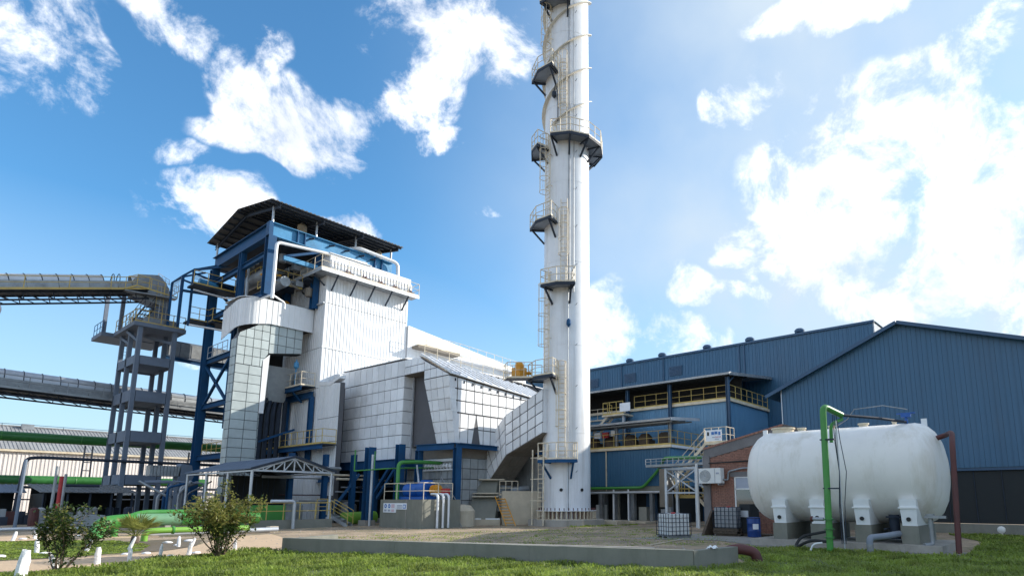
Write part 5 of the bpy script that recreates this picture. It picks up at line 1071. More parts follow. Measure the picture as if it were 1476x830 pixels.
# small upper landing and stair with its white board
ul = thing('upper_landing', 'small railed landing with a white board and stair below the upper canopy', 'walkway', (43.5, 30.5, 7.5))
MB().box(43.2, 44.7, 30.0, 32.4, 9.05, 9.2).build('landing_deck', 'cream', ul); rail('handrail', 'yellow', ul, [V(44.6, 32.3, 9.2), V(43.25, 32.3, 9.2), V(43.25, 30.1, 9.2)], 1.1, .8, r=.03)
MB().box(43.16, 43.2, 29.3, 30.4, 9.35, 10.1).build('board', 'sign', ul); MB().beam(V(43.6, 30.3, 6), V(43.6, 30.3, 9.05), .18).build('post', 'galv', ul)
stairs('stair', 'cream', ul, V(43.4, 33.6, 7.6), V(43.4, 31.9, 9.1), (.9, 0, 0), side=(0, 0))
# lower annex with its own balcony, canopy and machines
la = thing('lower_annex', 'lower dark teal-blue annex with yellow-railed deck of machines on top', 'building', (41, 28, 0))
BX, BY = 39.5, 23.25
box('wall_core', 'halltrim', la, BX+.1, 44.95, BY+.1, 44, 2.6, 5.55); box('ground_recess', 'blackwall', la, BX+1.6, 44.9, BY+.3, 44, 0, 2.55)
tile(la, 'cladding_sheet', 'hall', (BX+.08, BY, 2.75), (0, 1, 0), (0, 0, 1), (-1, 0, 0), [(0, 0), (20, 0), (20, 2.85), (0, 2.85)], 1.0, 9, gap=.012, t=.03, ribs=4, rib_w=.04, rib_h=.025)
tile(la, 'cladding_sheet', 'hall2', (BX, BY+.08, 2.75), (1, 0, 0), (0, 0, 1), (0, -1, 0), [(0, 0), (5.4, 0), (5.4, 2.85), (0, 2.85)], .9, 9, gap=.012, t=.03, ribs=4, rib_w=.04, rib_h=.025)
MB().box(BX-.15, BX, BY-.15, 44, 5.6, 5.8).build('slab_edge', 'cream', la); MB().box(BX, 44.9, BY-.15, BY, 5.6, 5.8).build('slab_edge', 'sign', la); box('deck_slab', 'conc', la, BX, 44.9, BY, 44, 5.58, 5.78)
rail('handrail', 'yellow', la, [V(44.8, BY-.1, 5.8), V(BX-.1, BY-.1, 5.8), V(BX-.1, 44, 5.8)], 1.1, 1.05, r=.026)
MB().box(BX-.02, BX+.05, BY+.0, 44, 2.35, 2.72).build('lintel_beam', 'concdark', la)
MB().prism([V(BX-.9, BY-.6, 7.62), V(BX+3.6, BY-.6, 8.0), V(BX+3.6, 44, 8.0), V(BX-.9, 44, 7.62)], (0, 0, .09)).build('canopy_roof', 'galvdark', la)
MB().box(BX-1.0, BX-.9, BY-.65, 44, 7.54, 7.70).build('canopy_fascia', 'galvdark', la); MB().prism([V(BX-.9, BY-.66, 7.5), V(BX+3.6, BY-.66, 7.88), V(BX+3.6, BY-.66, 8.1), V(BX-.9, BY-.66, 7.74)], (0, .05, 0)).build('canopy_fascia', 'galv', la)
for k in range(4): MB().box(BX-.5+k, BX-.42+k, BY-.5, 44, 7.42+k*.08, 7.52+k*.08).build('canopy_purlin', 'galvdark', la)
for y in (BY, 28.2, 33): MB().ibeam(V(BX+.05, y, 5.8), V(BX+.05, y, 7.55), .2, .2, .02, V(0, 1, 0)).build('canopy_post', 'galvdark', la)
MB().beam(V(BX-.03, 29.2, 2.4), V(BX-.03, 29.2, 5.6), .07).build('downpipe', 'cream', la)
for k, y in enumerate((23.8, 25.6, 27.0, 29.0, 30.8)):
    mb = MB(); mb.lathe((BX+1.2, y+.6, 5.8), [(.45, 0), (.55, .3), (.55, .85), (.3, 1.1)], 14); mb.box(BX+.8, BX+1.7, y, y+.9, 5.8, 6.4)
    tag(mb.build('machine', 'wood', None), ['brown machine at the right end of the lower railed deck', 'second brown machine from the right on the lower railed deck', 'middle brown machine on the lower railed deck', 'brown machine behind the red box on the lower railed deck', 'brown machine nearest the chimney on the lower railed deck'][k], 'machine', 'machines on the lower deck')
for y, z, m in ((30.2, 6.9, 'sign'), (29.4, 6.9, 'red'), (28.5, 7.0, 'acwhite')): MB().box(BX+.1, BX+.3, y-.3, y+.3, z-.2, z+.25).build('control_box', m, la)
# doors and piers under it
for k, (y0, y1, m) in enumerate(((23.9, 24.9, 'blackwall'), (25.4, 26.4, 'halltrim'), (27.4, 28.2, 'signgrey'), (29.0, 29.7, 'door'), (30.2, 31.2, 'galvdark'))): MB().box(BX+1.45, BX+1.58, y0, y1, .1, 2.2).build('door', m, la)
for y in (23.5, 25.1, 26.8, 28.6, 29.9, 31.6, 33.4): MB().box(BX+.1, BX+.45, y-.13, y+.13, 0, 2.35).build('pier', 'galvdark', la)
for y in (26.9, 28.3): MB().tube([V(BX-.3, y, 0), V(BX-.3, y, 2.5)], .07, 8).build('drain_pipe', 'pipe', la)
MB().box(BX-2.0, BX+1.4, BY+1, 40, .0, .12).build('step_slab', 'concpale', la)
MB().tube([V(BX-.5, BY-.6, 2.28), V(BX-.5, 40, 2.2)], .09, 8).build('service_pipe', 'galv', la)
for k, y in enumerate((24.2, 26.2, 30.4)): o = MB().box(BX+.6, BX+1.2, y-.35, y+.35, .12, 1.0+k*.15).build('cabinet', ('galv', 'door', 'plastic')[k], None); tag(o, ('grey cabinet by the ground doors nearest the pipe frame', 'cream cabinet standing in the middle ground-floor bay', 'white cabinet in the ground-floor bay next to the chimney')[k], 'cabinet')
pipe('green_wall_pipe', 'bright green pipe along the lower blue wall, stepping up to the pipe bridge', [(39.3, 42, 2.6), (39.3, 25.6, 2.62), (39.3, 24.1, 4.0), (36.4, 21.9, 4.55), (34.2, 17.2, 4.3)], .11, m='green', fr=.4)
# stairs with pictogram board
st = thing('access_stair', 'cream-railed steel stair with a pictogram board at its head', 'stair', (38.5, 21, 0))
stairs('stair_flight', 'cream', st, V(38.3, 22.4, 3.0), V(38.3, 19.7, 5.55), (.9, 0, 0), railm='cream')
MB().box(38.1, 39.5, 18.0, 19.7, 5.45, 5.57).build('landing_deck', 'cream', st); rail('handrail', 'cream', st, [V(38.15, 19.7, 5.57), V(38.15, 18.05, 5.57), V(39.4, 18.05, 5.57)], 1.05, .5, r=.025)
MB().box(38.05, 38.09, 18.35, 19.55, 5.68, 6.45).build('board', 'sign', st)
for y, z, w_, h, m in ((19.35, 6.2, .14, .26, 'black'), (19.0, 6.22, .2, .2, 'signblue'), (18.75, 6.24, .22, .2, 'signblue'), (18.5, 6.2, .14, .22, 'signblue'), (18.95, 5.95, .2, .05, 'signgrey'), (18.7, 5.95, .26, .1, 'signpink'), (18.45, 5.95, .16, .08, 'signpink'), (18.7, 5.8, .3, .05, 'signgrey')): MB().box(38.035, 38.05, y-w_/2, y+w_/2, z-h/2, z+h/2).build('symbol', m, st)
stairs('stair_flight', 'cream', st, V(36.6, 17.9, .2), V(36.6, 19.6, 1.9), (.9, 0, 0), railm='yellow'); stairs('stair_flight', 'cream', st, V(37.7, 19.6, 1.9), V(37.7, 17.9, 3.4), (.8, 0, 0), railm='yellow')
MB().box(36.5, 38.6, 19.6, 21.2, 1.82, 1.92).build('landing_deck', 'yellow', st); rail('handrail', 'yellow', st, [V(36.5, 19.6, 1.92), V(36.5, 21.2, 1.92), V(38.5, 21.2, 1.92)], 1.0, .6, r=.03)
# pipe bridge frame
pb = thing('pipe_bridge', 'galvanised cross-braced steel frame holding up the green pipe and cable tray', 'frame', (35, 20, 0))
fp = [(34.9, 20.9), (34.3, 18.35), (36.3, 20.9), (35.6, 18.0)]
for x, y in fp: MB().beam(V(x, y, 0), V(x, y, 3.75), .17).build('leg', 'galv', pb)
for (a, b) in ((0, 1), (2, 3), (0, 2), (1, 3)):
    p, q = V(*fp[a], 0), V(*fp[b], 0); MB().beam(p+V(0, 0, 3.7), q+V(0, 0, 3.7), .14).build('top_beam', 'galv', pb); MB().beam(p+V(0, 0, 2.15), q+V(0, 0, 2.15), .09).build('tie', 'galv', pb)
    MB().beam(p+V(0, 0, 3.6), q+V(0, 0, 2.2), .08).build('brace', 'galv', pb)
MB().beam(V(34.9, 20.9, 2.2), V(34.3, 18.35, 3.6), .08).build('brace', 'galv', pb)
MB().prism([V(34.6, 22.3, 3.85), V(34.0, 16.9, 3.85), V(35.0, 16.8, 3.85), V(35.6, 22.2, 3.85)], (0, 0, .16)).build('cable_tray', 'galvdark', pb)
rail('tray_rail', 'galvdark', pb, [V(34.6, 22.3, 4.0), V(34.0, 16.9, 4.0)], .38, .45, toe=False)
MB().box(37.6, 38.2, 22.4, 23.1, 1.2, 3.9).build('cable_duct', 'soffit', pb)
tag(MB().tube([V(33.6, 17.9, 0), V(33.6, 17.95, 3.9)], .085, 10).build('white_post', 'acwhite', None, True), 'bright white post standing in front of the pipe bridge frame', 'post')
# ------------------------------------------------------------------ near blue shed
sh = thing('blue_shed', 'near blue gabled shed with vertical sheets over a dark base', 'building', (40, 6, 0))
SX = 37.5; SYL, SYR = 13.85, -4.0
gab = [(SYL, 8.55), (6.95, 11.62), (-4.0, 7.9)]
MB().prism([V(SX+.1, y, z) for y, z in ((SYL-.05, 3.2), (SYL-.05, 8.5), (6.95, 11.55), (SYR, 7.85), (SYR, 3.2))], (12.8, 0, 0)).build('wall_core', 'halltrim', sh)
tile(sh, 'cladding_sheet', 'hall', (SX+.08, 0, 0), (0, 1, 0), (0, 0, 1), (-1, 0, 0), [(SYR, 3.35), (SYL, 3.35), (SYL, 8.55), (6.95, 11.62), (SYR, 7.9)], .47, 99, gap=.014, t=.03, ribs=1, rib_w=.03, rib_h=.035)
tile(sh, 'cladding_sheet', 'hall', (SX, SYL-.02, 0), (1, 0, 0), (0, 0, 1), (0, 1, 0), [(0, 0), (12.8, 0), (12.8, 8.5), (0, 8.5)], .9, 99, gap=.014, t=.03, ribs=2, rib_w=.04, rib_h=.035)
MB().box(SX-.0, SX+.1, SYL, SYL+.06, 0, 8.55).build('corner_trim', 'galv', sh)
for (ya, za), (yb, zb) in ((gab[0], gab[1]), (gab[1], gab[2])):
    d = V(0, yb-ya, zb-za).normalized(); e = V(0, ya, za)-(d*1.0 if ya == SYL else V(0, 0, 0)); f_ = V(0, yb, zb); nr = V(0, -d.z, d.y); nr = nr if nr.z > 0 else -nr
    MB().prism([V(SX-.35, e.y, e.z), V(SX-.35, f_.y, f_.z), V(SX+13, f_.y, f_.z), V(SX+13, e.y, e.z)], nr*.10).build('roof', 'hall', sh); MB().beam(V(SX-.37, e.y, e.z)+nr*.02, V(SX-.37, f_.y, f_.z)+nr*.02, .06, .2).build('verge_trim', 'halltrim', sh)
box('base_wall', 'blackwall', sh, SX+.25, SX+.4, SYR, SYL-.1, .5, 3.4); box('base_kerb', 'concdark', sh, SX-.05, SX+.24, SYR, SYL-.1, 0, .48)
for k in range(12): MB().box(SX+.2, SX+.25, 12.5-k*1.2, 12.53-k*1.2, .5, 3.35).build('base_post', 'dsteel', sh)
for k, (y, z) in enumerate(((4.8, .5), (5.5, .5), (6.2, .5))): mb = MB(); mb.lathe((SX-.3, y, 0), [(.2, 0), (.25, .1), (.25, .4), (.1, .5)], 10); 
mb = MB(); mb.lathe((36.2, 3.05, .28), [(.1, 0), (.17, .05), (.17, .2), (.1, .25)], 12, V(-1, 0, 0)); mb.tube([V(36.1, 3.05, 0), V(36.1, 3.05, .3)], .04, 6); tag(mb.build('hose_reel', 'acwhite', None, True), 'small pale round valve wheel on the grass edge before the dark shed base', 'valve')
# unseen hall added right of the view so that the tank yard falls in shade
nh = thing('added_shade_hall', 'plain blue sheet-clad hall added out of view to shade the tank yard', 'building', (44, -20, 0))
box('wall_core', 'halltrim', nh, 36.1, 60, -42, -4.2, 0, 12.2)
tile(nh, 'cladding_sheet', 'hall', (36.08, -42, 0), (0, 1, 0), (0, 0, 1), (-1, 0, 0), [(0, 0), (37.8, 0), (37.8, 12.2), (0, 12.2)], 1.9, 99, gap=.014, t=.03, ribs=4, rib_w=.03, rib_h=.035)
MB().prism([V(35.8, -42.2, 12.2), V(35.8, -4.1, 12.2), V(60, -4.1, 13.1), V(60, -42.2, 13.1)], (0, 0, .1)).build('roof', 'hall', nh)
# ------------------------------------------------------------------ brick building
bk = thing('brick_building', 'small brick building with sloping parapet, corner pier and window', 'building', (31, 13, 0))
KX, K0, K1 = 29.6, 10.95, 15.35
ZL, ZR = 4.45, 5.42
def pz(y): return ZL+(K1-y)/(K1-K0)*(ZR-ZL)
box('wall_core', 'mortar', bk, KX+.04, KX+6, K0, K1-.04, 0, 4.4)
MB().prism([V(KX+.04, K1, 4.4), V(KX+.04, K0, 4.4), V(KX+.04, K0, pz(K0)), V(KX+.04, K1, pz(K1))], (6, 0, 0)).build('wall_core', 'mortar', bk)
WY0, WY1, WZ0, WZ1 = 11.15, 13.62, 1.17, 2.85
br = MB(); nb = 0
rb = random.Random(2)
z = 0.02; row = 0
while z < 4.9:
    y = K0+(.0 if row % 2 else -.12)
    while y < K1-.02:
        a, b = max(y, K0), min(y+.235, K1-.36 if z < 4.2 else K1); zt = z+.068
        yc = (a+b)/2
        if b-a > .04 and zt < pz(yc)-.62 and not (WY0-.1 < yc < WY1+.05 and WZ0-.05 < z < WZ1+.28) and not (2.84 < z < 3.02 and 0): o_ = rb.uniform(0, .012); br.box(KX-.0-o_, KX+.05, a, b, z, zt)
        y += .25
    z += .082; row += 1
tag(br.build('bricks', 'brick', bk), kind='stuff')
MB().prism([V(KX-.035, K1, pz(K1)-.62), V(KX-.035, K0, pz(K0)-.62), V(KX-.035, K0, pz(K0)-.1), V(KX-.035, K1, pz(K1)-.1)], (.09, 0, 0)).build('render_band', 'render', bk)
cb = MB()
for k in range(18):
    y0 = K1-.0-k*(K1-K0)/18; y1 = y0-(K1-K0)/18+.02; cb.prism([V(KX-.08, y0, pz(y0)-.1), V(KX-.08, y1, pz(y1)-.1), V(KX-.08, y1, pz(y1)), V(KX-.08, y0, pz(y0))], (.4, 0, 0))
cb.build('coping', 'brick', bk)
box('corner_pier', 'render', bk, KX-.10, KX+.3, K1-.36, K1+.04, 0, 4.0); box('lintel', 'render', bk, KX-.04, KX+.04, WY0-.2, WY1+.25, WZ1+.02, WZ1+.28)
MB().tube([V(KX-.08, K1-.3, 3.62), V(KX-.08, K0, 3.7)], .035, 6).build('conduit', 'black', bk)
wn = MB(); 
for y in (WY0, WY1, 12.42): wn.box(KX-.03, KX+.04, y-.04, y+.04, WZ0, WZ1 if y != 12.42 else 2.22)
for z in (WZ0, WZ1, 2.25): wn.box(KX-.03, KX+.04, WY0, WY1, z-.035, z+.035)
wf = wn.build('window', 'acwhite', bk); MB().box(KX+.0, KX+.02, WY0, WY1, WZ0, 2.25).build('pane', 'glass', wf); MB().box(KX+.0, KX+.02, WY0, WY1, 2.25, WZ1).build('pane', 'signgrey', wf)
# air conditioner
ac = thing('air_conditioner', 'white outdoor air conditioning unit on the brick wall', 'air conditioner', (28.9, 14.6, 2.5))
MB().box(28.95, 29.35, 14.1, 15.35, 2.55, 3.33).build('casing', 'acwhite', ac)
MB().lathe((28.94, 14.98, 2.93), [(.31, 0), (.31, .015)], 28, V(-1, 0, 0)).build('fan_grille', 'galvdark', ac)
gr = MB()
for r_ in (.08, .14, .2, .26): gr.tube([V(28.915, 14.98+math.cos(R(t))*r_, 2.93+math.sin(R(t))*r_) for t in range(0, 361, 20)], .008, 4, caps=False)
gr.build('grille_wires', 'acwhite', ac); MB().box(28.935, 28.95, 14.42, 14.44, 2.58, 3.3).build('panel_seam', 'galvdark', ac); MB().box(28.93, 28.95, 14.2, 14.36, 3.02, 3.1).build('badge', 'signgrey', ac)
for y in (14.25, 15.2): MB().box(28.95, 29.6, y-.02, y+.02, 2.45, 2.55).build('bracket', 'galvdark', ac)
tag(MB().tube(fillet([(29.2, 14.1, 2.75), (29.45, 13.95, 2.7), (29.45, 13.9, 3.15), (29.5, 13.2, 3.3), (29.5, 11.0, 3.32)], .12), .045, 8).build('cooling_pipe', 'galvdark', None, True), 'grey insulated pipe looping from the air conditioner along the brick', 'pipe')
# ------------------------------------------------------------------ totes, pallets, drum
def tote(name, lab, x, y, rz, m, wire='galv', pallet='galvdark', dz=0.0, L_=1.2, W_=1.0):
    t = thing(name, lab, 'tank', (x, y, dz)); rot = Matrix.Rotation(rz, 4, 'Z')
    def b(mb, nm, mm): 
        mb.v = [tuple(rot @ Vector(v)+V(x, y, dz)) for v in mb.v]; return mb.build(nm, mm, t)
    mb = MB(); mb.prism([V(sx_*(L_/2-.04), sy*(W_/2-.04), .14) for sx_, sy in ((-1, -1), (1, -1), (1, 1), (-1, 1))], (0, 0, .95)); o = b(mb, 'bottle', m)
    bv = o.modifiers.new('bevel', 'BEVEL'); bv.width = .06; bv.segments = 3
    mb = MB(); mb.lathe((0, 0, 1.09), [(.1, 0), (.11, .03), (.08, .05)], 14); b(mb, 'cap', 'red')
    mb = MB()
    for s_ in (-1, 1):
        for k in range(7): u = -L_/2+k*L_/6; mb.beam(V(u, s_*W_/2, .12), V(u, s_*W_/2, 1.1), .022)
        for k in range(6): u = -W_/2+k*W_/5; mb.beam(V(s_*L_/2, u, .12), V(s_*L_/2, u, 1.1), .022)
        for k in range(6): z_ = .14+k*.19; mb.beam(V(-L_/2, s_*W_/2, z_), V(L_/2, s_*W_/2, z_), .02); mb.beam(V(s_*L_/2, -W_/2, z_), V(s_*L_/2, W_/2, z_), .02)
    b(mb, 'wire_cage', wire)
    mb = MB()
    for v_ in (-.42, 0, .42): mb.box(-L_/2, L_/2, v_-.06, v_+.06, 0, .1)
    mb.box(-L_/2, L_/2, -W_/2, W_/2, .1, .13); b(mb, 'pallet_base', pallet)
    mb = MB(); mb.box(-.35, .35, W_/2+.005, W_/2+.02, .3, .55); 
    return t
tote('ibc_tote', 'white plastic liquid tote in a wire cage standing alone on the yard', 24.5, 14.35, R(-26), 'plastic', wire='dsteel')
# dark pallets carrying a grey tote in front of the brick wall
def pallet(x, y, z, rz, lab):
    t = thing('pallet', lab, 'pallet', (x, y, z), group='dark pallets stacked by the brick wall'); rot = Matrix.Rotation(rz, 4, 'Z')
    for k in range(7): mb = MB(); u = -.56+k*.187; mb.box(-.5, .5, u-.07, u+.07, .10, .125); mb.v = [tuple(rot @ Vector(v)+V(x, y, z)) for v in mb.v]; mb.build('plank', 'wood', t)
    for u in (-.42, 0, .42): mb = MB(); mb.box(u-.05, u+.05, -.6, .6, 0, .1); mb.v = [tuple(rot @ Vector(v)+V(x, y, z)) for v in mb.v]; mb.build('runner', 'wood', t)
pallet(27.6, 13.0, .0, R(3), 'lowest dark pallet under the grey tote by the brick wall'); pallet(27.5, 13.05, .13, R(-2), 'dark pallet directly under the grey tote by the brick wall')
pallet(28.0, 11.75, .0, R(5), 'dark pallet on the ground between the grey tote and the blue drum'); pallet(28.7, 10.4, .0, R(0), 'dark pallet on the ground behind the blue drum')
tote('ibc_tote', 'dull grey liquid tote in a cage on pallets under the window', 27.5, 13.05, R(92), 'plasticdk', wire='dsteel', pallet='wood', dz=.26)
dk = MB(); dk.prism([V(27.6, 12.0, .15), V(28.6, 12.0, .15), V(28.6, 12.55, .15), V(27.6, 12.55, .15)], (0, 0, 1.35)); tag(dk.build('wrapped_bale', 'blackwall', None), 'dark wrapped load beside the grey tote under the window', 'load')
MB_ = MB(); MB_.box(27.55, 27.6, 12.1, 12.5, .9, 1.2)
o = MB_.build('torn_label', 'galv', None); tag(o, 'torn pale label on the dark wrapped load', 'label')
lean = MB(); lean.add([V(26.9, 14.25, 0), V(27.7, 14.1, 0), V(27.9, 13.75, 1.15), V(27.2, 13.85, 1.2), V(26.9, 14.1, 0), V(27.7, 13.95, 0), V(27.9, 13.65, 1.15), V(27.2, 13.75, 1.2)], [(0, 1, 2, 3), (7, 6, 5, 4), (0, 4, 5, 1), (1, 5, 6, 2), (2, 6, 7, 3), (3, 7, 4, 0)])
tag(lean.build('leaning_board', 'wood', None), 'dark board leaning against the left side of the grey tote', 'board')
dm = thing('blue_drum', 'blue plastic drum with a white label in front of the brick wall', 'drum', (27.1, 11.65, 0))
MB().lathe((27.1, 11.65, .01), [(.27, 0), (.30, .03), (.30, .26), (.315, .29), (.30, .32), (.30, .60), (.315, .63), (.30, .66), (.30, .86), (.27, .9), (.25, .88)], 28).build('drum_body', 'drum', dm, True)
MB().lathe((27.1, 11.65, .86), [(.31, 0), (.31, .03)], 28).build('lid_ring', 'dsteel', dm)
lb = MB(); 
for k in range(4):
    a = R(195+k*12); b2 = R(207+k*12); lb.prism([V(27.1+.318*math.cos(a), 11.65+.318*math.sin(a), .38), V(27.1+.318*math.cos(b2), 11.65+.318*math.sin(b2), .38), V(27.1+.318*math.cos(b2), 11.65+.318*math.sin(b2), .62), V(27.1+.318*math.cos(a), 11.65+.318*math.sin(a), .62)], (-.003, 0, 0))
o = lb.build('label', 'sign', dm)
sheet('yard_slab', 'slab', [(22.6, 15.6), (24.0, 12.0), (22.6, 9.9), (28.8, 10.0), (29.4, 15.4), (27.0, 15.0)], .016)
tag(MB().tube([V(28.4, 11.2, .33), V(28.4, 9.6, .33)], .06, 8).build('white_pipe', 'acwhite', None, True), 'short white pipe lying behind the drum toward the tank', 'pipe')
tag(MB().tube([V(23.4, 13.3, .03), V(19.8, 12.6, .03)], .025, 6).build('loose_rod', 'concpale', None, True), 'thin pale rod lying on the ground before the white tote', 'rod')
# ------------------------------------------------------------------ big horizontal tank
tk_ = thing('storage_tank', 'large off-white horizontal storage tank on white saddles', 'tank', (24.0, 6.8, 0))
TR, TZ, TX = 1.76, 2.64, 24.3
prof = [(0.0, 0), (.62, .05), (1.08, .15), (1.42, .31), (1.62, .50), (1.72, .68), (TR, .88)]
y0, y1 = 3.35, 10.3
pf = [(r, h) for r, h in prof]+[(r, (y1-y0)-h) for r, h in reversed(prof)]
shell = MB().lathe((TX, y0, TZ), pf, 56, V(0, 1, 0)).build('shell', 'tank', tk_, True)
for y in (4.2, 6.75, 9.45): MB().lathe((TX, y, TZ), [(TR+.001, 0), (TR+.006, .01), (TR+.006, .03), (TR+.001, .04)], 56, V(0, 1, 0)).build('weld_seam', 'tank', tk_, True)
MB().lathe((TX, 9.0, TZ+TR-.05), [(.42, 0), (.42, .16), (.47, .17), (.47, .22), (0, .23)], 22).build('manhole', 'cream', tk_)
for y, r in ((8.25, .18), (7.1, .14), (5.95, .2), (4.9, .09)): MB().lathe((TX, y, TZ+TR-.06), [(r*.8, 0), (r*.8, .13), (r, .14), (r, .19), (0, .2)], 14).build('nozzle', 'cream', tk_)
for y in (9.75, 3.95):
    mb = MB(); mb.box(TX-.03, TX+.03, y-.09, y+.09, TZ+TR-.12, TZ+TR+.14); mb.build('lifting_lug', 'saddle', tk_)
for y in (8.68, 7.3, 5.8, 4.37):
    w2 = .24
    mb = MB(); mb.add([V(22.62, y-w2+.02, .86), V(25.4, y-w2+.02, .86), V(25.4, y+w2-.02, .86), V(22.62, y+w2-.02, .86), V(22.55, y-w2-.0, 1.72), V(25.45, y-w2-.0, 1.72), V(25.45, y+w2+.03, 1.72), V(22.55, y+w2+.03, 1.72)], [(0, 3, 2, 1), (4, 5, 6, 7), (0, 1, 5, 4), (1, 2, 6, 5), (2, 3, 7, 6), (3, 0, 4, 7)]); mb.build('saddle', 'saddle', tk_)
    MB().box(22.53, 22.62, y-w2-.04, y+w2+.06, 1.42, 1.47).build('saddle_flange', 'saddle', tk_)
    MB().tube([V(22.56, y+.02, 1.07), V(22.62, y+.02, 1.07)], .07, 12).build('saddle_hole', 'black', tk_)
pl = thing('tank_plinth', 'concrete plinth with four pedestals under the storage tank', 'plinth', (24, 6.8, 0))
box('base_slab', 'conc', pl, 22.2, 25.9, 3.45, 9.7, 0, .27)
for y in (8.68, 7.3, 5.8, 4.37): box('pedestal', 'concdark', pl, 22.55, 25.5, y-.26, y+.26, .20, .86)
MB().box(22.1, 23.2, 2.95, 9.7, 0, .05).build('apron', 'slab', pl)
# pipework at the tank
gp = thing('green_riser', 'green upright pipe with a crooked top in front of the storage tank', 'pipe', (20.9, 6.4, 0))
MB().tube(fillet([(20.75, 6.38, .0), (20.75, 6.30, 4.80), (21.65, 5.98, 4.56)], .22), .105, 14).build('main_pipe', 'green', gp, True)
MB().tube(fillet([(21.15, 6.22, 3.6), (21.15, 6.2, 4.22), (21.7, 5.98, 4.42)], .2), .06, 10).build('branch_pipe', 'green', gp, True)
for z in (.75, .48, 1.05): MB().lathe((20.75, 6.37, z), [(.17, 0), (.17, .035)], 18).build('flange', 'greendark', gp)
for z in (3.65, 2.05): MB().box(20.66, 20.9, 6.0, 6.45, z, z+.04).build('pipe_clamp', 'dsteel', gp)
MB().tube([V(20.7, 6.5, 1.08), V(20.7, 6.85, 1.08)], .06, 10).build('side_valve', 'galvdark', gp, True); MB().lathe((20.7, 6.85, 1.08), [(.09, 0), (.09, .06)], 12, V(0, 1, 0)).build('valve_wheel', 'rust', gp)
cb = MB()
for k, (dy, s_) in enumerate(((.28, .02), (.22, .05), (.34, .10))): cb.tube([V(20.9, 6.28-dy, 4.5), V(20.88, 6.3-dy-s_, 3.6), V(20.88, 6.28-dy-s_*2, 2.6), V(20.88, 6.3-dy-s_, 1.6), V(20.86, 6.25-dy, .3)], .013, 5)
tag(cb.build('cables', 'dsteel', None, True), 'thin dark cables hanging beside the green upright pipe', 'cable')
tag(MB().tube([V(21.0, 6.0, .0), V(21.0, 5.98, 4.3)], .022, 8).build('thin_conduit', 'galv', None, True), 'thin grey conduit right of the green upright pipe', 'conduit')
tag(MB().tube([V(21.65, 5.98, 4.56), V(22.8, 5.1, 4.5), V(23.9, 4.45, 4.42)], .05, 8).build('dark_hose', 'dsteel', None, True), 'dark hose running from the green pipe down onto the tank top', 'hose')
tag(MB().tube([V(23.9, 6.8, 4.45), V(23.2, 6.2, 4.6), V(22.6, 5.8, 4.85), V(23.2, 5.0, 4.98), V(23.8, 4.35, 4.85)], .016, 6).build('thin_wire', 'galvdark', None, True), 'thin wire looping over the top of the tank', 'wire')
bv_ = MB(); bv_.tube([V(24, 4.45, 4.38), V(24, 4.45, 4.6)], .05, 8); bv_.box(23.9, 24.1, 4.3, 4.6, 4.6, 4.75); bv_.box(23.95, 24.05, 4.15, 4.75, 4.72, 4.76); tag(bv_.build('top_valve', 'pump', None), 'small blue valve on top of the tank', 'valve')
tag(MB().tube(fillet([(24.0, 3.62, 3.78), (24.0, 3.3, 3.88), (23.4, 3.02, 3.92), (22.85, 2.98, 3.4), (22.45, 3.05, 0)], .25), .085, 12).build('red_brown_pipe', 'rust', None, True), 'dark red pipe leaning down past the right end of the tank', 'pipe')
MBx = MB(); MBx.tube(fillet([(21.05, 5.25, 0), (21.05, 5.25, .52), (21.6, 4.95, .55), (22.6, 4.7, .6)], .14), .10, 12); tag(MBx.build('outlet_pipe', 'grate', None, True), 'grey plastic outlet elbow coming down into the grass under the tank', 'pipe')
tag(MB().tube([V(21.05, 5.25, .0), V(21.05, 5.25, .32)], .105, 12).build('pipe_sleeve', 'galvdark', None, True), 'pale sleeve at the foot of the grey outlet elbow', 'pipe')
mb = MB(); mb.tube([V(23.2, 4.95, .4), V(23.2, 4.95, 1.2)], .17, 12); mb.lathe((23.2, 4.95, 1.1), [(.26, 0), (.26, .05)], 16); mb.box(22.6, 23.3, 5.1, 5.16, .72, .76); tag(mb.build('bottom_valve', 'dsteel', None, True), 'dark valve body under the tank between the right pedestals', 'valve')
mb = MB(); mb.tube(fillet([(22.55, 3.75, 1.2), (22.55, 3.75, .3), (22.3, 3.95, .28)], .1), .07, 10); mb.lathe((22.5, 3.75, 1.2), [(.13, 0), (.13, .05)], 12); mb.box(22.4, 22.6, 3.3, 3.9, 1.12, 1.2); tag(mb.build('drain_valve', 'galvdark', None, True), 'blue-grey drain pipe and valve at the right end of the plinth', 'valve')
tag(MB().tube(fillet([(20.9, 6.5, .35), (21.1, 7.1, .38), (21.3, 7.75, .05), (21.6, 7.6, .45), (22.4, 7.0, .6)], .3), .05, 8).build('black_hose', 'black', None, True), 'black rubber hose curling at the foot of the green pipe', 'hose')
tag(MB().tube(fillet([(20.7, 6.6, .32), (20.7, 6.9, .28), (20.65, 7.0, 0)], .2), .03, 8).build('white_hose', 'plastic', None, True), 'short pale hose drooping into the grass by the green pipe', 'hose')
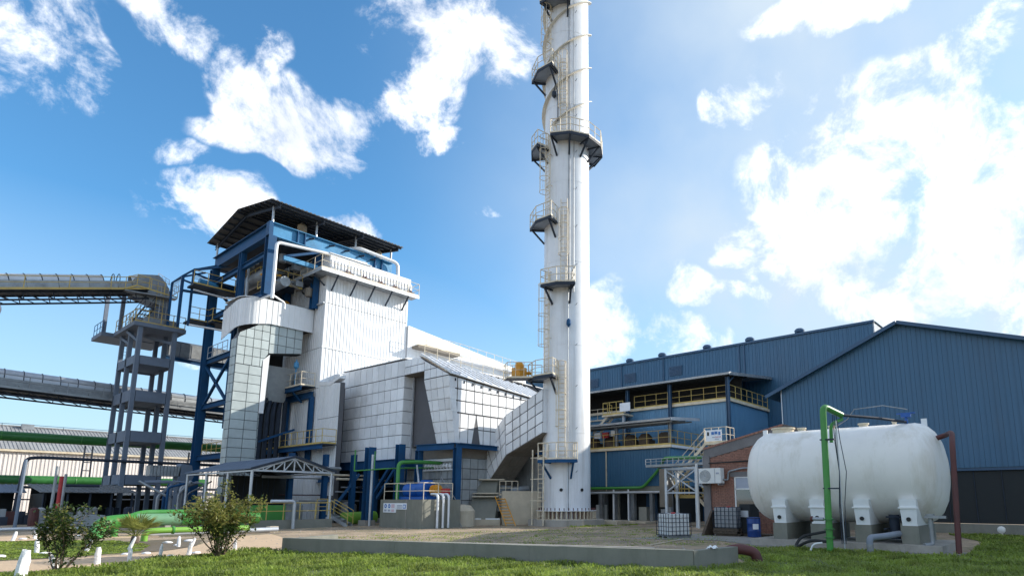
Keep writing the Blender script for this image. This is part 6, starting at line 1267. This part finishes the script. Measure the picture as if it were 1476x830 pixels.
# ------------------------------------------------------------------ canopy shelter
cs_ = thing('truss_canopy', 'open shelter with grey-blue pitched roof and white end truss on slim posts', 'shelter', (17.7, 42, 0))
CX0, CX1, CY0, CY1 = 15.25, 20.15, 36.9, 47.1
CZ, CR_ = 3.5, 4.32; CM = (CX0+CX1)/2
for (xa, xb) in ((CX0-.15, CM), (CX1+.25, CM)):
    za = CZ-.02; d = V(xb-xa, 0, CR_-za); nr = V(-d.z, 0, d.x).normalized(); nr = nr if nr.z > 0 else -nr
    tile(cs_, 'roof_sheet', 'concblue', (xa, CY0-.15, za), (0, 1, 0), d, nr, [(0, 0), (CY1-CY0+.3, 0), (CY1-CY0+.3, d.length), (0, d.length)], .9, 9, gap=.0, t=.02, ribs=4, rib_w=.05, rib_h=.03)
    MB().beam(V(xa, CY0-.17, za+.0), V(xb, CY0-.17, CR_+.0), .03, .14).build('verge_trim', 'dsteel', cs_)
for y in (CY0, CY0+3.4, CY0+6.8, CY1):
    for x in (CX0, CX1): 
        if y > CY0 and x == CX1: continue
        MB().tube([V(x, y, 0), V(x, y, CZ-.08)], .08, 10).build('post', 'galv', cs_, True); MB().box(x-.13, x+.13, y-.13, y+.13, .5, .62).build('post_shoe', 'galv', cs_)
for y in (CY0, CY1):
    mb = MB(); mb.beam(V(CX0, y, CZ-.1), V(CX1+.15, y, CZ-.1), .10); mb.beam(V(CX0, y, CZ-.1), V(CM, y, CR_-.12), .09); mb.beam(V(CX1+.15, y, CZ-.1), V(CM, y, CR_-.12), .09)
    n = 4
    for s_ in (-1, 1):
        for k in range(1, n):
            xx = CM+s_*(CX1-CX0)/2*(k/n); zz = CR_-.12-(CR_-CZ-.02)*k/n; mb.beam(V(xx, y, CZ-.1), V(xx, y, zz), .06)
            x2 = CM+s_*(CX1-CX0)/2*((k-1)/n); z2 = CR_-.12-(CR_-CZ-.02)*(k-1)/n; mb.beam(V(xx, y, CZ-.1), V(x2, y, z2), .06)
    mb.beam(V(CM, y, CZ-.1), V(CM, y, CR_-.12), .07); mb.build('truss', 'galv', cs_)
for x in (CX0, CX1): MB().beam(V(x, CY0, CZ-.12), V(x, CY1, CZ-.12), .09).build('eave_beam', 'galv', cs_)
for k in range(4): MB().beam(V(16+k*1.1, CY0, CZ+.15), V(16+k*1.1, CY1, CZ+.15), .06).build('purlin', 'dsteel', cs_)
box('back_panel', 'blackwall', cs_, 16.7, 19.9, 43.5, 43.6, .4, 3.3)
for k in range(8): MB().box(16.7+k*.4, 16.74+k*.4, 43.46, 43.5, .4, 3.3).build('panel_rib', 'dsteel', cs_)
lwll = thing('low_wall', 'low concrete wall with yellow railing in front of the open shelter', 'wall', (17.6, 36.8, 0))
box('wall_block', 'concdark', lwll, 15.1, 20.25, 36.6, 36.85, 0, .52); box('pit_tank', 'green', lwll, 15.5, 17.6, 37.4, 39.5, .2, 1.38)
rail('handrail', 'yellow', lwll, [V(12.6, 38.6, .52), V(14.2, 36.72, .52), V(20.15, 36.72, .52)], 1.0, 1.0, r=.03, toe=False)
pipe('vent_pipe', 'grey pipe with a hooked top standing before the low wall', [(16.2, 36.3, 1.62), (17.6, 36.3, 1.62), (17.6, 36.3, 0)], .10, m='galv', fr=.22)
sp = thing('yard_steps', 'small steel steps with yellow handrails at the end of the low wall', 'stair', (21, 37, 0))
stairs('stair_flight', 'galvdark', sp, V(21.35, 36.7, .0), V(20.5, 37.7, .75), (.75, .62, 0), n=4, railm='yellow')
rail('handrail', 'yellow', sp, [V(20.4, 37.6, .75), V(20.0, 38.2, .75)], 1.0, .5, toe=False)
# ------------------------------------------------------------------ green pipes by the path
big = thing('green_water_main', 'thick bright green pipe bending down to the ground behind the palm', 'pipe', (10, 36, 0))
MB().tube(fillet([(7.55, 34.0, -.1), (7.9, 34.9, .62), (8.8, 35.0, .73), (15.0, 35.0, .73)], .6, 9), .31, 26).build('pipe_body', 'green', big, True)
MB().tube([V(8.5, 34.95, 0), V(8.5, 34.95, .5)], .15, 16).build('support_leg', 'green', big, True)
for x_ in (11.2, 13.9): MB().lathe((x_, 35.0, .73), [(.322, 0), (.322, .05)], 26, V(1, 0, 0)).build('joint_band', 'greendark', big)
for x_ in (10.6, 13.2): MB().box(x_-.12, x_+.12, 34.7, 35.3, 0, .46).build('pipe_saddle', 'conc', big)
mb = MB(); mb.lathe((9.3, 35.0, .73), [(.3115, 0), (.3115, 1.9)], 26, V(1, 0, 0)); mb.build('faded_wrap', mat('faded_green_paint', (.13, .27, .15), .5, vary=.1), big, True)
pipe('green_water_pipe', 'medium green pipe running just behind and above the thick one', [(8.6, 35.6, .5), (9.6, 35.9, 1.08), (15.0, 35.9, 1.08)], .13, m='green', fr=.5, n=18)
gl = thing('lime_green_pipe', 'slim lime green pipe with a flange and elbow in front of the thick pipe', 'pipe', (10, 33.6, 0))
MB().tube(fillet([(8.35, 30.0, -.05), (8.35, 30.0, .40), (8.9, 30.0, .43), (12.6, 30.3, .40)], .26), .125, 18).build('pipe_body', 'greenlime', gl, True)
MB().lathe((9.35, 30.05, .43), [(.17, 0), (.17, .07)], 18, V(1, 0, 0)).build('flange', 'green', gl)
pipe('grey_ground_pipe', 'grey pipe lying on the ground under the green pipes', [(9.3, 33.0, .16), (15.2, 33.0, .16)], .12, m='galv')
kb = thing('pale_kerb', 'pale sunlit concrete kerb block right of the big shrub', 'kerb', (13.5, 33, 0)); MB().prism([V(12.2, 34.6, 0), V(15.3, 33.5, 0), V(15.35, 33.75, 0), V(12.3, 34.9, 0)], (0, 0, .22)).build('kerb_body', 'concpale', kb); MB().box(14.95, 15.4, 33.35, 33.8, 0, .30).build('end_block', 'concpale', kb)
o = MB().tube(fillet([(4.5, 44.5, .1), (6.5, 44.9, .14), (9.4, 42.4, .12)], 1), .09, 8).build('ground_hose', 'galv', None, True); tag(o, 'long pale pipe lying across the bare ground at the far left', 'pipe')
o = MB().box(9.0, 10.4, 45, 46.4, 0, .8).build('equipment_box', 'galvdark', None); tag(o, 'grey flat-topped box behind the left shrub', 'box')
# ------------------------------------------------------------------ whitewashed marker posts and stones
def post(x, y, h, w_, lab, lean=(0, 0), top='round', seed=0):
    r_ = random.Random(seed); mb = MB(); n = 8; rings = []
    for k, t in enumerate((0, .3, .6, .85, 1.0)):
        wk = w_*(1 if t < .8 else (.8 if t < .95 else (.35 if top == 'point' else .62)))*r_.uniform(.92, 1.08)
        rings.append([V(x+lean[0]*t+math.cos(2*math.pi*j/n+.3)*wk*.5*r_.uniform(.85, 1.15), y+lean[1]*t+math.sin(2*math.pi*j/n+.3)*wk*.38*r_.uniform(.85, 1.15), h*t+(r_.uniform(-.02, .03) if t == 1 else 0)) for j in range(n)])
    vs = [v for rr in rings for v in rr]; fs = [(n*i+j, n*i+(j+1) % n, n*(i+1)+(j+1) % n, n*(i+1)+j) for i in range(4) for j in range(n)]+[tuple(range(n*4, n*5)), tuple(reversed(range(n)))]
    tag(mb.add(vs, fs).build('marker_post', 'whitewash', None, True), lab, 'post', 'whitewashed marker posts along the path')
PP = [(2.83, 18.35, .58, .34, 'broad whitewashed stone post cut by the left edge of the picture', (.05, 0), 'round'),
 (3.63, 19.37, .40, .2, 'leaning whitewashed post hidden behind the stems of the left shrub', (-.12, .1), 'round'),
 (4.66, 20.38, .44, .22, 'thick round-topped whitewashed post just right of the left shrub', (0, 0), 'round'),
 (5.40, 20.45, .40, .16, 'slim whitewashed post in the grass below the palm', (0, 0), 'point'),
 (6.56, 25.07, .45, .17, 'tilted whitewashed post standing right under the palm', (.14, -.10), 'point'),
 (6.28, 20.95, .40, .15, 'narrow upright whitewashed post midway between palm and big shrub', (.02, 0), 'point'),
 (7.23, 21.55, .36, .2, 'whitewashed post touching the left side of the big shrub', (.04, 0), 'round'),
 (8.19, 25.5, .38, .2, 'pointed whitewashed stone beyond the path, left of the big shrub', (0, 0), 'point'),
 (8.43, 25.0, .32, .18, 'whitewashed post leaning just behind the left side of the big shrub', (.1, -.05), 'round'),
 (4.29, 25.72, .46, .22, 'pointed whitewashed post in the far grass, left of the left shrub', (-.04, 0), 'point'),
 (5.5, 25.49, .42, .2, 'whitewashed stone post right behind the right side of the left shrub', (.12, 0), 'round'),
 (4.95, 34.72, .36, .22, 'small distant whitewashed post at far left beyond the grass', (.08, 0), 'round'),
 (5.83, 35.81, .34, .2, 'small distant whitewashed post seen above the left shrub', (0, 0), 'round'),
 (7.06, 36.72, .35, .2, 'whitewashed post half hidden in the crown of the left shrub', (.1, 0), 'round'),
 (8.99, 22.6, .36, .18, 'whitewashed post seen through the right side of the big shrub', (0, 0), 'point')]
for k, a in enumerate(PP):
    if a[2]: post(a[0], a[1], a[2], a[3]*.66, a[4], lean=a[5], top=a[6], seed=k)
def stone(x, y, r, lab, m='whitewash', seed=0):
    r_ = random.Random(seed); bm = bmesh.new(); bmesh.ops.create_icosphere(bm, subdivisions=2, radius=r)
    for v in bm.verts: v.co = v.co*(1+.28*noise.noise(v.co*7/r*.3+Vector((seed, 0, 0)))); v.co.z *= .45; v.co.x *= 1.25
    me = bpy.data.meshes.new('painted_stone'); bm.to_mesh(me); bm.free(); me.materials.append(M[m]); me.polygons.foreach_set('use_smooth', [True]*len(me.polygons))
    o = bpy.data.objects.new('painted_stone' if m == 'whitewash' else 'stone', me); COL.objects.link(o); o.location = (x, y, r*.25); tag(o, lab, 'stone', 'whitewashed stones edging the path' if m == 'whitewash' else None)
for k, (x, y, r_, lab) in enumerate(((3.3, 24.9, .2, 'flat whitewashed stone nearest the left picture edge'), (4.4, 25.2, .2, 'flat whitewashed stone left of the pointed far post'), (6.0, 23.2, .14, 'small whitewashed stone left of the tilted post under the palm'), (6.5, 23.0, .16, 'whitewashed stone right of the tilted post under the palm'), (8.4, 26.3, .14, 'small whitewashed stone by the pointed stone beyond the path'), (6.1, 35.0, .16, 'small far whitewashed stone right of the distant left post'), (6.9, 35.6, .2, 'far whitewashed stone between the two distant posts'), (5.4, 35.6, .16, 'far whitewashed stone at the left edge of the dark ground'), (8.6, 28.0, .2, 'whitewashed stone against the grey ground pipe'), (9.5, 28.4, .22, 'whitewashed stone behind the crown of the big shrub'), (7.5, 36.6, .16, 'far whitewashed stone right of the second distant post'), (6.75, 21.6, .12, 'little whitewashed stone beside the narrow upright post'), (7.6, 22.0, .16, 'whitewashed stone at the foot of the big shrub'), (8.9, 23.6, .12, 'little whitewashed stone right of the big shrub'))):
    stone(x, y, r_*.68, lab, seed=k)
# ------------------------------------------------------------------ shrubs
def shrub(name, lab, x, y, h, w_, nst, nl, seed, ymix=.25, low=.25, ls=.05):
    t = thing(name, lab, 'shrub', (x, y, 0)); r_ = random.Random(seed); tips = []
    def grow(mb, p, d, l, r0, lev):
        pts = [p]; q = p.copy(); dd = d.copy()
        for k in range(4): dd = (dd+V(r_.uniform(-.22, .22), r_.uniform(-.22, .22), r_.uniform(-.05, .16))).normalized(); q = q+dd*l/4; pts.append(q.copy())
        mb.tube(pts, [r0*(1-.17*i) for i in range(5)], 5)
        for i in range(1, 5):
            if q.z > low*h or lev: tips.append((pts[i], lev))
            if q.z < low*h*2.2: tips.append((pts[i]+V(r_.gauss(0, .16), r_.gauss(0, .16), 0), lev))
        if lev < 2:
            for k in range(3): 
                s_ = pts[r_.choice((2, 3, 4))]; grow(mb, s_, (dd+V(r_.uniform(-1, 1), r_.uniform(-1, 1), r_.uniform(-.1, .8))*.8).normalized(), l*.58, r0*.5, lev+1)
    for i in range(nst):
        mb = MB(); a = 2*math.pi*i/nst+r_.uniform(-.3, .3); sp_ = r_.uniform(.15, .62)*w_/h
        grow(mb, V(x+math.cos(a)*.08, y+math.sin(a)*.08, 0), V(math.cos(a)*sp_, math.sin(a)*sp_, 1).normalized(), h*r_.uniform(.55, .78), .018*h/1.2, 0); mb.build('stem', 'stem', t)
    sets = (MB(), MB())
    for k in range(nl):
        p, lev = r_.choice(tips); p = p+V(r_.gauss(0, .06), r_.gauss(0, .06), r_.gauss(0, .05)); 
        if p.z < .08: continue
        s_ = ls*r_.uniform(.6, 1.5); d = V(r_.uniform(-1, 1), r_.uniform(-1, 1), r_.uniform(-.5, .9)).normalized(); _, a, b = orth(d, V(r_.uniform(-.4, .4), r_.uniform(-.4, .4), 1).normalized())
        top = (p.z > h*.62 and r_.random() < ymix*2.2) or r_.random() < ymix*.4
        mb = sets[1 if top else 0]; mid = p+d*s_*.5
        mb.add([p, mid+a*s_*.28+b*s_*.08, p+d*s_, mid-a*s_*.28+b*s_*.08, ], [(0, 1, 2, 3)])
    for mb, m, in zip(sets, ('leaf', 'leaf2')):
        if mb.v: tag(mb.build('foliage' if m == 'leaf' else 'young_foliage', m, t), kind='stuff')
    return t
shrub('garden_shrub', 'loose leafy shrub among white posts at the left, nearest the camera', 3.62, 19.0, 1.25, 1.9, 9, 2700, 21, .10, ls=.09)
shrub('garden_shrub', 'dense dark shrub with yellow-green young tips in front of the green pipes', 7.6, 20.15, 1.55, 1.9, 15, 7200, 34, .36, low=.16, ls=.09)
# ------------------------------------------------------------------ small fan palm
pa = thing('fan_palm', 'small fan palm with yellow-green fronds growing beside the green pipe', 'palm', (7.6, 28.4, 0))
rp = random.Random(9); PB = V(7.6, 28.4, 0)
tr = MB(); tr.lathe(PB, [(.12, 0), (.15, .1), (.12, .3), (.05, .36)], 10); tr.build('trunk', 'wood', pa)
for i in range(15):
    a = 2*math.pi*i/15*1.0+rp.uniform(-.2, .2); el_ = rp.choice((.15, .55, .95, 1.25))+rp.uniform(-.1, .1); d = V(math.cos(a)*math.cos(el_), math.sin(a)*math.cos(el_), math.sin(el_)); hub = PB+V(0, 0, .3)+d*rp.uniform(.38, .7)
    mb = MB(); mb.tube([PB+V(0, 0, .28), hub], .012, 5); _, s_, u_ = orth(d)
    for k in range(15):
        t = R(-75+k*150/14); ln = .66*(1-.25*abs(math.sin(t)))*rp.uniform(.85, 1.1); e = (d*math.cos(t)+s_*math.sin(t)).normalized(); w2 = e.cross(u_)*.032
        tip = hub+e*ln+V(0, 0, -.10*ln); mb.add([hub, hub+e*ln*.55+w2+u_*.012, tip, hub+e*ln*.55-w2], [(0, 1, 2, 3)])
    mb.build('frond', 'frond', pa)
# ------------------------------------------------------------------ loose stones and weeds of the yard
rs2 = random.Random(77); gm = MB()
for k in range(1500):
    x, y = rs2.uniform(9, 38), rs2.uniform(8, 40)
    if (x*math.sin(TH)-y*math.cos(TH)) > (x*math.cos(TH)+y*math.sin(TH))*.75: continue
    s_ = rs2.uniform(.015, .055); a = rs2.uniform(0, 3); c, q = math.cos(a)*s_, math.sin(a)*s_
    gm.add([(x-c, y-q, 0), (x+q, y-c, 0), (x+c, y+q, 0), (x-q, y+c, 0), (x, y, s_*.8)], [(0, 1, 4), (1, 2, 4), (2, 3, 4), (3, 0, 4)])
tag(gm.build('yard_gravel', 'rock', None), 'loose stones scattered over the bare yard', 'gravel', kind='stuff')
WEED = [(11.5, 23.5), (13.5, 24.5), (17, 17), (19, 13), (22, 10.4), (24.8, 11.2), (28, 14.6), (33, 22), (31, 24.5), (26, 24), (20, 26), (14, 27)]
grass('weeds', WEED, 9000, .02, .07, .02, 'thin dry weeds scattered over the bare yard behind the basin', 8)
grass('weeds', [(29.5, 24.6), (33, 23.6), (35.5, 23.2), (35.8, 24.2), (33, 24.4), (30, 25.4)], 1500, .05, .16, .02, 'fringe of weeds along the chimney plinth', 9)
